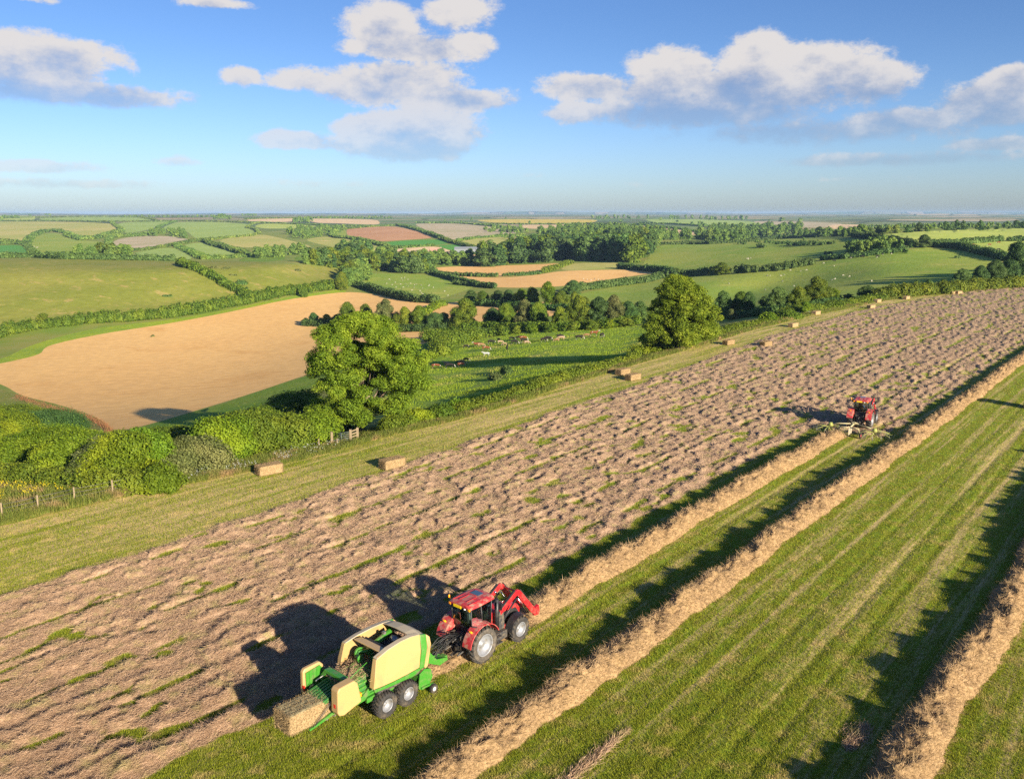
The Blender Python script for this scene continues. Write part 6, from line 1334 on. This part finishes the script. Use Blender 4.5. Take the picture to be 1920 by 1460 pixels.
st, bmh = bale_with_stems(2.35, 1.18, .88, 4, True)
ba = link('hay_bale', bmh); ba.location = at_local(bl, (-4.02, 0, 1.44)); ba.rotation_euler = (0, R(2.0), bl.rotation_euler.z)
tag(ba, 'fresh hay bale sliding out of the back of the green baler', 'hay bale', 'square hay bales'); link('loose_stems', st, ba)
def twine(parent, L, W_, Hh):
    q = Part()
    for s in (-.3, -.1, .1, .3):
        y = s * W_; q.tube([(-L/2-.01,y,-Hh/2),(-L/2-.01,y,Hh/2),(L/2+.01,y,Hh/2),(L/2+.01,y,-Hh/2),(-L/2-.01,y,-Hh/2)], .006, 4)
    q.build('twine', M['frame'], parent)
twine(ba, 2.35, 1.18, .87)
bs = [bale_mesh(2.1, 1.12, .82, 20 + k, False) for k in range(3)]
st2, _ = bale_with_stems(2.1, 1.12, .82, 14, False)
BL = [(505,887,63,'hay bale nearest to the fence posts, against the pale straw edge'),(736,876,60,'hay bale casting a dark shadow left of the hay rows, nearest the ash tree'),
      (1168,702,57,'upper bale of the pair below the cow meadow'),(1187,712,60,'lower bale of the pair below the cow meadow'),(1366,646,60,'bale near the fence right of the broad tree'),(1436,649,62,'bale standing clear on the stubble right of the broad tree'),
      (1487,613,60,'bale between the grey trough and the hay rows'),(1530,590,60,'bale under the corner trees at the hedge'),(1633,578,65,'bale at the narrow end of the stubble strip'),(1645,567,60,'small far bale close to the dark hedge tree'),(1699,561,60,'tiny far bale by the right hand hedge bushes'),(1786,551,70,'left one of the two farthest bales'),(1797,551,70,'right one of the two farthest bales'),(1160,697,20,None)][:13]
for i, (x, y, az, lab) in enumerate(BL):
    o = link('hay_bale', bs[i % 3]); p = wp(x, y); o.location = p + Vector((0, 0, .42)); o.rotation_euler = (0, 0, heading(az - 12)); tag(o, lab, 'hay bale', 'square hay bales')
    if y > 640:
        twine(o, 2.1, 1.12, .82); link('loose_stems', st2, o)
for k, lab in ((0, 'lower bale of the two stacked at the right frame edge'), (1, 'upper bale of the two stacked at the right frame edge')):
    o = link('hay_bale', bs[k]); p = wp(1936, 765); o.location = p + Vector((0, 0, .43 + .87 * k)); o.rotation_euler = (0, 0, heading(58 + 3*k)); tag(o, lab, 'hay bale', 'square hay bales')

# ------------------------------------------------------------------ twin rotor rake behind the far tractor
def rake():
    r = empty('hay_rake'); tag(r, 'lime yellow twin rotor hay rake behind the far tractor', 'hay rake')
    p = Part(); p.tube([(1.6,0,.65),(.6,0,.95),(-.2,0,1.05),(-1.6,0,.95)], .09, 10); p.tube([(-.2,0,1.05),(-.6,1.3,1.0),(-.7,1.9,.9)], .07, 8); p.tube([(-.2,0,1.05),(-.6,-1.3,1.0),(-.7,-1.9,.9)], .07, 8); p.tube([(-1.6,0,.95),(-1.8,.9,.95),(-1.8,1.0,.3)], .07, 8); p.tube([(-1.6,0,.95),(-1.8,-.9,.95),(-1.8,-1.0,.3)], .07, 8); p.box((-.2,0,1.1),(.35,.3,.25)); p.build('frame', M['cream_arm'], r)
    for s in (-1, 1):
        ro = empty('rotor'); ro.parent = r; ro.location = (-.7, s*2.15, .0)
        q = Part(); q.lathe([(.001,1.0),(.16,1.0),(.22,.85),(.24,.62),(.14,.55),(.001,.55)], (0,0,0), 18, 'z')
        for k in range(3): a = 2*math.pi*k/3; q.tube([(0,0,.5),(math.cos(a)*.5,math.sin(a)*.5,.15)], .04, 6)
        q.build('gearbox', M['lime'], ro)
        for k in range(11):
            a = 2*math.pi*k/11 + .2*s; c_, s_ = math.cos(a), math.sin(a)
            q = Part(); q.tube([(c_*.15,s_*.15,.62),(c_*.9,s_*.9,.66),(c_*1.65,s_*1.65,.42)], .026, 6)
            q.mi = 1
            for j in range(4):
                rr_ = 1.22 + .14*j; q.tube([(c_*rr_,s_*rr_,.55),(c_*rr_-s_*.06,s_*rr_+c_*.06,.05)], .011, 4)
            q.build('tine_arm', [M['lime'], M['steel']], ro)
        wheel('wheel', (-1.8, s*1.10, .30), .29, .16, .17, r, 12, s, 'pink_rim', lug_h=.01, dusty=False, dish=.04)
    p = Part(); p.prismx([(-.02,.25),(.02,.25),(.02,.95),(-.02,.95)], -2.1, -.9); p.build('windrow_curtain', M['cream_grey'], r); return r
rk = rake(); rk.location = at_local(tr2, (-3.0, 0.0, 0)); rk.rotation_euler = (0, 0, heading(36))

# ------------------------------------------------------------------ gate, fence, trough
def pole(p, a, b, w_=.06): p.tube([a, b], w_, 6)
gt = empty('field_gate', wp(640, 834)); tag(gt, 'open galvanised field gate with timber posts under the huge ash', 'gate')
gA, gB, gC = wp(623, 835) - gt.location, wp(658, 831) - gt.location, wp(671, 827) - gt.location
for gp in (gA, gB, gC):
    q = Part(); q.box(gp + Vector((0,0,.7)), (.22,.22,1.5)); q.build('gate_post', M['wood'], gt, .02)
q = Part()
for k in range(6): q.tube([gA + Vector((.12,0,.2+.2*k)), gB + Vector((-.12,0,.2+.2*k))], .024, 6)
for t in (.04,.5,.96): v = gA.lerp(gB, t); q.tube([v + Vector((0,0,.18)), v + Vector((0,0,1.22))], .026, 6)
q.tube([gA + Vector((.12,0,.2)), gA.lerp(gB,.5) + Vector((0,0,1.2)), gB + Vector((-.12,0,.2))], .02, 6); q.build('gate_panel', M['galv'], gt)
q = Part(); [q.box((gB + gC) / 2 + Vector((0,0,.35+.3*k)), ((gC-gB).length, .05, .12), (0,0,math.atan2((gC-gB).y,(gC-gB).x))) for k in range(4)]; q.build('rail_panel', M['wood'], gt)
FP = [(72,960),(141,944),(212,930),(260,919),(317,903),(598,841),(613,838),(632,836)]
fp = [(-60,992),(5,975),(72,960),(141,944),(212,930),(260,919),(320,904)]
fe = empty('wire_fence', wp(fp[2][0], fp[2][1])); tag(fe, 'post and wire fence along the lower left field edge', 'fence')
pts = [wp(*q_) - fe.location for q_ in fp]
for i, v in enumerate(pts):
    q = Part(); q.tube([v + Vector((0,0,-.3)), v + Vector((.02*(i%3),0,1.35))], [.075,.06], 7); q.build('fence_post', M['wood'], fe)
q = Part()
for h_ in (.3,.6,.9,1.2):
    for a, b in zip(pts, pts[1:]): q.tube([a + Vector((0,0,h_)), (a+b)/2 + Vector((0,0,h_-.02)), b + Vector((0,0,h_))], .012, 4)
q.build('wire', M['wire'], fe)
for i, (x, y, lab) in enumerate([(598,842,'short pale stake left of the field gate'),(611,836,'tall weathered post beside the hedge left of the gate'),(632,838,'small pale stake in front of the field gate')]):
    q = Part(); q.tube([(0,0,-.2),(.03,0,(1.1,1.7,.9)[i])], [.06,.05], 7); o = q.build('post', M['wood']); o.location = wp(x, y); tag(o, lab, 'post')
q = Part()
q.box((0,0,.28),(3.0,.05,.5)); q.box((0,.7,.28),(3.0,.05,.5)); q.box((-1.5,.35,.28),(.05,.7,.5)); q.box((1.5,.35,.28),(.05,.7,.5)); q.box((0,.35,.36),(2.95,.66,.03)); o = q.build('water_trough', M['galv'], None, .02); o.location = wp(1506, 588); tag(o, 'grey metal water trough below the corner trees', 'trough')

# ------------------------------------------------------------------ farmstead far down the valley
M['wall_white'] = simple('white_render', (.42,.40,.37), .8); M['wall_stone'] = simple('pinkish_brick', (.34,.22,.18), .9); M['slate'] = simple('slate_roof', (.20,.19,.21), .7); M['shed'] = simple('pale_shed_sheet', (.20,.22,.24), .9, spec=.1); M['pane'] = simple('window_pane', (.03,.04,.05), .2); M['tile'] = simple('clay_tile', (.34,.19,.14), .8)
def house(name, x, y, L, W_, Hh, rh, wall, roof, az, label, cat='farmhouse', win=4, chim=True):
    r = empty(name, wp(x, y), heading(az)); tag(r, label, cat)
    q = Part(); q.prismx([(-W_/2,-1),(W_/2,-1),(W_/2,Hh),(0,Hh+rh*.96),(-W_/2,Hh)], -L/2, L/2); wl = q.build('wall', M[wall], r)
    q = Part(); q.prismx([(-W_/2-.4,Hh-.15),(-W_/2-.4,Hh+.05),(0,Hh+rh+.15),(W_/2+.4,Hh+.05),(W_/2+.4,Hh-.15),(0,Hh+rh-.1)], -L/2-.3, L/2+.3); ro = q.build('roof', M[roof], r)
    if chim: q = Part(); q.box((L/2-.5,0,Hh+rh+.4),(.9,.7,1.6)); q.build('chimney', M['wall_stone'], ro)
    for k in range(win):
        for z in ((1.4, 4.0) if Hh > 4 else (1.4,)):
            q = Part(); q.box((-L/2 + L*(k+.5)/win, -W_/2-.03, z),(1.1,.08,1.2)); q.build('window', M['pane'], wl)
    return r
house('farmhouse', 745, 492, 20, 8, 5.4, 3.2, 'wall_white', 'slate', 95, 'long white farmhouse with a slate roof in the valley trees')
house('cottage', 817, 482, 12, 8, 5.2, 3.8, 'wall_stone', 'tile', 80, 'pinkish brick house among the trees right of the farmhouse')
house('cottage', 778, 486, 11, 7, 4.4, 3, 'wall_stone', 'slate', 100, 'small brown cottage just right of the white farmhouse')
house('cottage', 834, 489, 9, 6, 4, 3, 'wall_white', 'slate', 85, 'little pale cottage below the brick house')
house('farm_shed', 875, 474, 26, 10, 4.5, 2.0, 'shed', 'shed', 94, 'long pale metal farm shed at the foot of the fallow hill', 'farm shed', 0, False)
house('farm_shed', 893, 473, 22, 14, 4, 1.8, 'slate', 'slate', 94, 'darker farm shed right of the long pale one', 'farm shed', 0, False)
house('barn', 1352, 431, 10, 8, 4, 2.5, 'wall_white', 'slate', 90, 'tiny white barn by the far wood', 'barn', 0, False)
# ------------------------------------------------------------------ cattle and sheep: one continuous skinned body each
def coat(name, a, b, thr, sc_=1.6, face=(.33,.31,.28)):
    m = NT(name); tc = m.n('ShaderNodeTexCoord').outputs['Object']; n = m.noise(tc, sc_, 2, .5)
    col = m.mix(m.ramp(n, thr, thr + .03), a, b); sx = m.n('ShaderNodeSeparateXYZ'); m.put(sx, 0, tc)
    low = m.ramp(sx.outputs[2], .55, .30); col = m.mix(m.math('MULTIPLY', low, .7), col, face)
    head = m.ramp(sx.outputs[0], 1.18, 1.3); col = m.mix(head, col, face)
    m.principled(col, .8, spec=.2); return m.m
CO = {'black': coat('black_white_coat', (.015,.013,.012), (.42,.40,.37), .66), 'brown': coat('red_white_coat', (.15,.05,.02), (.32,.30,.26), .60), 'tan': coat('tan_coat', (.24,.135,.065), (.32,.24,.15), .58, 1.2, (.38,.27,.17)), 'grey': coat('pale_grey_coat', (.30,.31,.31), (.38,.38,.37), .5), 'solid': coat('all_black_coat', (.012,.011,.01), (.02,.02,.02), .5, 1.0, (.02,.018,.015)), 'calf': coat('pale_cream_coat', (.31,.215,.13), (.36,.28,.2), .55, 1.2, (.42,.33,.24))}
def skinned(name, J, E_, root=0, sub=1):
    me = bpy.data.meshes.new(name); me.from_pydata([j[0] for j in J], E_, []); o = link(name, me); o.modifiers.new('skin', 'SKIN')
    for i, j in enumerate(J): me.skin_vertices[0].data[i].radius = (j[1], j[2] if len(j) > 2 else j[1])
    me.skin_vertices[0].data[root].use_root = True
    s = o.modifiers.new('sub', 'SUBSURF'); s.levels = s.render_levels = sub
    em = bpy.data.meshes.new_from_object(o.evaluated_get(bpy.context.evaluated_depsgraph_get())); bpy.data.objects.remove(o)
    for f in em.polygons: f.use_smooth = True
    return em
def quadruped(kind):
    grazing = kind != 'stand'
    J = [((-.95,0,1.22),.25,.26),((-.55,0,1.16),.30,.34),((-.05,0,1.10),.33,.37),((.45,0,1.12),.31,.36),((.82,0,1.20),.24,.27)]; E_ = [(0,1),(1,2),(2,3),(3,4)]
    def add(p, r, par, r2=None): J.append((p, r, r2 or r)); E_.append((par, len(J) - 1)); return len(J) - 1
    if grazing: a = add((1.15,0,1.0),.16,4,.20); a = add((1.38,0,.66),.13,a); hd = add((1.52,.02,.36),.12,a,.14); mz = add((1.62,.03,.12),.075,hd)
    else: a = add((1.12,0,1.42),.16,4,.20); a = add((1.30,0,1.55),.13,a); hd = add((1.48,0,1.56),.12,a,.14); mz = add((1.78,0,1.42),.075,hd)
    for s in (-1, 1):
        hp = J[hd][0]; e = add((hp[0]-.08, s*.17, hp[2]+.10), .03, hd); add((hp[0]-.10, s*.27, hp[2]+.09), .022, e)
        k = add((.62, s*.17, .82), .12, 4); k = add((.66, s*.17, .46), .06, k); k = add((.62, s*.17, .16), .045, k); add((.66, s*.17, .03), .055, k)
        k = add((-.88, s*.18, .92), .16, 0); k = add((-.72, s*.18, .66), .085, k); k = add((-.98, s*.18, .44), .055, k); k = add((-.94, s*.18, .14), .042, k); add((-.90, s*.18, .03), .055, k)
    t = add((-1.20,0,1.28),.045,0); t = add((-1.28,0,.95),.03,t); add((-1.27,0,.55),.045,t)
    return skinned('cow', J, E_, 2)
cows = {k: quadruped(k) for k in ('graze', 'stand')}
cowm = {}
def cow(x, y, col, pose, az, label, s=1.0):
    key = (col, pose)
    if key not in cowm: me = cows[pose].copy(); me.materials.clear(); me.materials.append(CO[col]); cowm[key] = me
    o = link('cow', cowm[key]); o.location = wp(x, y); o.rotation_euler = (0, 0, heading(az)); s *= .86; o.scale = (s, s, s); tag(o, label, 'cow', 'cattle grazing in the meadow')
def cx(a, b): return 800 + a / 5.333, 610 + b / 5.333
CW = [(393,224,'black','graze',60,'black and white calf, first from the left in the upper herd',.75),(503,215,'brown','stand',-100,'reddish cow standing at the left of the upper herd',1),(543,218,'tan','graze',85,'tan cow beside the reddish cow at the left',.95),(522,206,'black','graze',85,'black cow half hidden behind the reddish and tan cows',.9),(593,252,'brown','graze',80,'red and white cow alone just above the tree shadow',1),(645,188,'black','graze',75,'long black cow with white face left of the calves',1.05),(722,166,'black','graze',-20,'black cow facing away above the cream calf',.9),(738,182,'calf','graze',80,'cream calf next to the black cow facing away',.75),(779,201,'calf','graze',-80,'small cream calf right of the first cream calf',.65),(852,153,'black','graze',85,'small black cow at the top of the upper herd',.9),(878,191,'black','graze',85,'black cow with white face below the small black one',1),(922,147,'black','graze',-95,'black cow left of the brown cow in the middle cluster',1),(965,150,'brown','graze',80,'rich brown cow in the middle cluster',1.05),(972,173,'black','graze',70,'black and white cow at the front of the middle cluster',1),(1004,187,'calf','graze',85,'cream calf at the lower right of the middle cluster',.7),(986,180,'tan','graze',-60,'tan calf pressed against the middle cluster',.65),(803,252,'solid','stand',5,'all black animal standing on the edge of the tree shadow',.95),(594,310,'grey','stand',-95,'pale grey animal standing in the tip of the tree shadow',.85),
 (1170,166,'black','graze',60,'black cow at the left of the pair in the middle right',.95),(1212,153,'black','graze',75,'black cow at the right of the pair in the middle right',1),(1333,133,'black','graze',85,'black cow behind the pale cow',1),(1342,150,'calf','graze',-90,'pale cream cow in front of a black cow',.95),(1298,165,'tan','graze',-85,'light brown calf left of the pale cream cow',.7),(1526,145,'black','graze',80,'black cow with white nose left of the brown pair',1.05),(1598,118,'tan','graze',-90,'faded tan cow between the black and brown cows',.8),(1672,107,'brown','stand',85,'big brown cow with white head near the broad tree',1.15),(1752,122,'black','graze',30,'black cow nearest to the broad tree',1.05),
 (92,430,'brown','graze',80,'brown and white cow just right of the huge ash crown',.9),(196,400,'calf','stand',-70,'tan calf behind the black cow in the lower herd',.75),(230,430,'black','graze',80,'black and white cow in the lower herd',1.0),(346,415,'brown','graze',60,'brown calf at the front of the lower herd',.85),(350,392,'tan','graze',80,'tan cow at the back of the lower herd',.9),(318,390,'solid','graze',-80,'dark calf at the left of the lower herd pair',.7),(395,362,'black','graze',60,'topmost black calf of the lower herd',.75)]
for c_ in CW: x, y = cx(c_[0], c_[1]); cow(x, y, c_[2], c_[3], c_[4], c_[5], c_[6])
for (x, y, col, lab) in [(1645,483,'solid','tiny black cow high on the sheep hillside'),(1617,483,'solid','tiny black cow left of the other on the hillside top'),(1680,471,'solid','black cow near the low scrub on the hill'),(1564,491,'solid','far black cow below the hillside thicket'),(1826,461.5,'brown','brown cow on the upper paddock'),(1872,470.5,'solid','black cow at the lower part of the paddock'),(1855,461,'brown','red cow at the right of the paddock'),(1872,457,'brown','tiny red cow highest in the paddock'),(1856,447.5,'brown','brown cow grazing on the ridge field'),(1862,447.6,'brown','brown cow next to its neighbour on the ridge field'),(1670,449,'solid','far black cow on the pale ridge field')]:
    cow(x, y, col, 'graze', rnd.choice((80, -95, 60)), lab, 1.1)
def sheep_mesh():
    J = [((-.45,0,.62),.20,.20),((0,0,.60),.25,.26),((.38,0,.64),.20,.21)]; E_ = [(0,1),(1,2)]
    def add(p, r, par): J.append((p, r, r)); E_.append((par, len(J) - 1)); return len(J) - 1
    n = add((.58,0,.50),.10,2); h_ = add((.70,0,.28),.075,n); add((.76,0,.12),.05,h_)
    for s in (-1, 1):
        k = add((.32,s*.12,.36),.05,2); add((.32,s*.12,.02),.03,k); k = add((-.40,s*.12,.40),.06,0); k = add((-.46,s*.12,.22),.035,k); add((-.43,s*.12,.02),.03,k)
    add((-.66,0,.55),.04,0)
    me = skinned('sheep', J, E_, 1); me.materials.append(simple('fleece', (.33,.31,.25), .95)); return me
SH = sheep_mesh()
def sheep(pts, where, grp, s=1.15):
    pts = sorted(pts)
    for i, (x, y) in enumerate(pts):
        o = link('sheep', SH); o.location = wp(x, y); o.rotation_euler = (0, 0, rnd.uniform(0, 6.28)); o.scale = (s, s, s)
        tag(o, 'white sheep ' + where, 'sheep', grp)
def s4(a, b): return 440 + a / 4, 390 + b / 4
sheep([s4(*p) for p in ((1160,538),(1165,545),(1252,530),(1270,534),(1275,525),(1258,545),(1140,570),(1205,562),(1245,575),(1285,575),(1300,590),(1345,600),(1350,580),(1362,575),(1400,583),(1455,588),(1460,580),(1410,605),(1330,622),(1400,640),(1412,650),(1575,628),(1600,660),(1400,665),(1265,598),(1210,598),(1180,580),(1320,570),(1490,600),(1390,625),(1300,540))], 'dotted over the round valley pasture', 'sheep in the round valley pasture', .8)
def s5(a, b): return 1300 + a / 6, 390 + b / 6
R_ = [s5(*p) for p in ((398,858),(604,575),(618,570),(642,570),(832,768),(862,766),(984,770),(1016,757),(1002,832),(1132,884),(808,927),(1092,708),(1208,716),(1272,705),(1584,660),(1556,818),(1592,806),(1684,766),(1756,778),(1772,568),(1466,628),(620,580))] + [(1600 + a/6, 390 + b/6) for a, b in ((205,830),(428,523),(265,563),(330,530))]
sheep(R_, 'dotted over the broad green hillside on the right', 'sheep on the right hand hillside', .9)
sheep([(1094 + 7*k, 524 + (k % 3)) for k in range(6)], 'on the pale strip under the lower golden field', 'sheep on the pale strip', .9)
sheep([(64,463),(69,465),(71,464.5)], 'at the left edge of the domed field', 'sheep in the domed field', 1.4)
sheep([(1560 + 5*k + rnd.uniform(-1,1), 484.6 - .25*k) for k in range(11)], 'lying along the track above the hillside', 'sheep along the hill track', 1.0)
# ------------------------------------------------------------------ light, sky, air
HAZE = 5.5e-5
SUNAZ, SUNEL = R(180 - 37), R(16.5)      # azimuth clockwise from +Y
sd = Vector((math.sin(SUNAZ) * math.cos(SUNEL), math.cos(SUNAZ) * math.cos(SUNEL), math.sin(SUNEL)))
sl = bpy.data.lights.new('sun', 'SUN'); sl.energy = 5.0; sl.angle = R(.6); sl.color = (1.0, .87, .68)
so = link('sun', sl); so.rotation_euler = sd.to_track_quat('Z', 'Y').to_euler()
w = bpy.data.worlds.new('World'); sc.world = w; w.use_nodes = True
class WT(NT):
    def __init__(s, w): s.t = w.node_tree; s.t.nodes.clear(); s.out = s.t.nodes.new('ShaderNodeOutputWorld')
m = WT(w)
sky = m.n('ShaderNodeTexSky', sky_type='NISHITA', sun_disc=False)
sky.sun_elevation = SUNEL; sky.sun_rotation = SUNAZ; sky.altitude = 100; sky.air_density = 1.0; sky.dust_density = .6; sky.ozone_density = 2.5
d = m.n('ShaderNodeTexCoord').outputs['Generated']
nv = m.n('ShaderNodeVectorMath', operation='NORMALIZE'); m.put(nv, 0, d)
sx = m.n('ShaderNodeSeparateXYZ'); m.put(sx, 0, nv.outputs[0])
AZ = m.math('ARCTAN2', sx.outputs[0], sx.outputs[1]); EL = m.math('ARCSINE', sx.outputs[2])
def pa(x, y):                          # photo pixel to azimuth, elevation of that piece of sky
    cx, cy = (x - 960) / F, (CY - y) / F; v = Vector((cx, CP + cy * SP, -SP + cy * CP)).normalized()
    return math.atan2(v.x, v.y), math.asin(v.z)
comb = m.n('ShaderNodeCombineXYZ'); m.put(comb, 0, m.math('MULTIPLY', AZ, 1.0)); m.put(comb, 1, m.math('MULTIPLY', EL, 1.5)); m.put(comb, 2, .37)
N1 = m.noise(comb.outputs[0], 26, 12, .68); N2 = m.noise(comb.outputs[0], 6, 4, .55)
cs2 = m.n('ShaderNodeVectorMath', operation='ADD'); m.put(cs2, 0, comb.outputs[0]); cs2.inputs[1].default_value = (-.010, .012, 0)
N1b = m.noise(cs2.outputs[0], 19, 5, .6)
# clouds: centre px, half sizes px, weight, darkness
CL = [(40,110,190,52,1.0,.35),(200,180,170,26,.85,.6),(60,170,170,34,.9,.8),(140,95,120,16,.5,.2),(450,145,40,25,.9,.1),(550,148,60,26,.75,.2),(720,45,85,50,.9,.2),(865,22,80,42,.85,.15),(770,90,130,32,.85,.45),(885,85,50,34,.75,.2),
      (740,150,150,38,.95,.3),(870,188,110,24,.9,.3),(680,175,90,30,.8,.45),(550,262,75,20,1.0,.15),(690,240,70,30,.9,.15),(800,245,110,42,1.0,.3),(780,285,130,26,.9,.85),(640,272,80,14,.7,.4),
      (1090,162,90,28,.95,.25),(1260,125,80,40,.9,.1),(1430,95,70,44,1.0,.0),(1500,125,170,46,1.0,.1),(1640,150,80,44,.95,.15),(1330,170,200,40,1.0,.45),(1300,215,220,34,.95,.9),(1440,180,190,34,.9,.7),(1080,212,60,24,.9,.1),(1500,250,330,30,.78,.95),(1690,225,120,28,.8,.4),
      (1830,185,90,36,.95,.5),(1905,150,60,34,.95,.3),(1880,215,110,26,.9,.7),(1700,300,330,16,.82,.8),(1870,272,120,16,.8,.6),(70,312,150,16,.88,.35),(110,345,220,14,.75,.6),(340,303,70,13,.6,.3),(400,5,70,14,.8,.2),(70,0,70,12,.6,.2),(640,345,200,13,.42,.6),(1260,345,180,12,.35,.6),(1650,335,260,12,.4,.6),(1010,330,90,11,.35,.5)]
tot = None; shade = None; wsum = None
for (cx, cy, rx, ry, wt, dk) in CL:
    a, e = pa(cx, cy); ra = abs(pa(cx + rx, cy)[0] - a); re = abs(pa(cx, cy - ry)[1] - e)
    dx = m.math('DIVIDE', m.math('SUBTRACT', AZ, a), ra); dy = m.math('DIVIDE', m.math('SUBTRACT', EL, e), re)
    dyb = m.math('MULTIPLY', m.math('MINIMUM', dy, 0.0), .45)      # flatter below
    q = m.math('ADD', m.math('MULTIPLY', dx, dx), m.math('ADD', m.math('MULTIPLY', dy, dy), m.math('MULTIPLY', dyb, dyb)))
    g = m.math('MULTIPLY', m.math('EXPONENT', m.math('MULTIPLY', q, -.80)), wt)
    tot = g if tot is None else m.math('ADD', m.math('MAXIMUM', tot, g), m.math('MULTIPLY', m.math('MINIMUM', tot, g), .2))
    s1 = m.math('MULTIPLY', g, m.math('ADD', dk - .25, m.math('MULTIPLY', dy, -.42)))
    shade = s1 if shade is None else m.math('ADD', shade, s1)
    wsum = g if wsum is None else m.math('ADD', wsum, g)
dens = m.math('ADD', tot, m.math('ADD', m.math('MULTIPLY', m.math('SUBTRACT', N1, .5), 1.15), m.math('MULTIPLY', m.math('SUBTRACT', N2, .5), .45)))
sh = m.math('DIVIDE', shade, m.math('ADD', wsum, .02))
sh = m.math('ADD', sh, m.math('MULTIPLY', m.math('SUBTRACT', N1b, N1), 2.0))
sh = m.math('ADD', sh, m.math('MULTIPLY', m.ramp(dens, .5, 1.3), .42))
shf = m.ramp(sh, -.10, 1.05)
K = .395
alpha = m.math('MULTIPLY', m.math('SUBTRACT', dens, .34), m.math('MULTIPLY_ADD', shf, -1.8, 3.4), clamp=True)
alpha = m.math('MULTIPLY', m.ramp(alpha, 0.0, 1.0), m.math('MULTIPLY_ADD', shf, -.42, 1.0))
ccol = m.mix(shf, (.80*K,.76*K,.74*K), (.27*K,.315*K,.45*K))
# clouds near the horizon fade into the air
hz = m.ramp(EL, 0.0, .17)
alpha = m.math('MULTIPLY', alpha, m.math('MULTIPLY_ADD', hz, .6, .36))
skc = m.n('ShaderNodeVectorMath', operation='MULTIPLY'); m.put(skc, 0, sky.outputs[0]); m.put(skc, 1, m.mix(m.ramp(EL, -.01, .22), (.0430, .0520, .0760), (.0305, .0395, .0580)))
mx = m.mix(alpha, skc.outputs[0], ccol)
bg = m.n('ShaderNodeBackground'); m.put(bg, 0, mx); bg.inputs[1].default_value = 1.0
m.t.links.new(bg.outputs[0], m.out.inputs[0])
w.cycles.sampling_method = 'MANUAL'; w.cycles.sample_map_resolution = 256
# air
bm = bmesh.new(); bmesh.ops.create_cube(bm, size=1); me = bpy.data.meshes.new('haze'); bm.to_mesh(me); bm.free()
hzo = link('haze', me); hzo.scale = (36000, 17000, 140); hzo.location = (0, 8000, -25)
mh = bpy.data.materials.new('haze'); mh.use_nodes = True; mh.node_tree.nodes.clear()
ho = mh.node_tree.nodes.new('ShaderNodeOutputMaterial'); hv = mh.node_tree.nodes.new('ShaderNodeVolumePrincipled')
hv.inputs['Density'].default_value = HAZE; hv.inputs['Color'].default_value = (.40, .62, .95, 1); hv.inputs['Anisotropy'].default_value = 0.0
mh.node_tree.links.new(hv.outputs[0], ho.inputs['Volume']); me.materials.append(mh)
tag(hzo, 'thin blue summer haze over the distant hills', 'haze', kind='stuff')
# render
sc.render.engine = 'CYCLES'; sc.cycles.use_denoising = False
sc.cycles.max_bounces = 6; sc.cycles.diffuse_bounces = 3; sc.cycles.glossy_bounces = 2; sc.cycles.transmission_bounces = 4; sc.cycles.transparent_max_bounces = 8; sc.cycles.volume_bounces = 0
sc.view_settings.view_transform = 'Standard'; sc.view_settings.look = 'None'; sc.view_settings.gamma = 1; sc.view_settings.exposure = 1.32
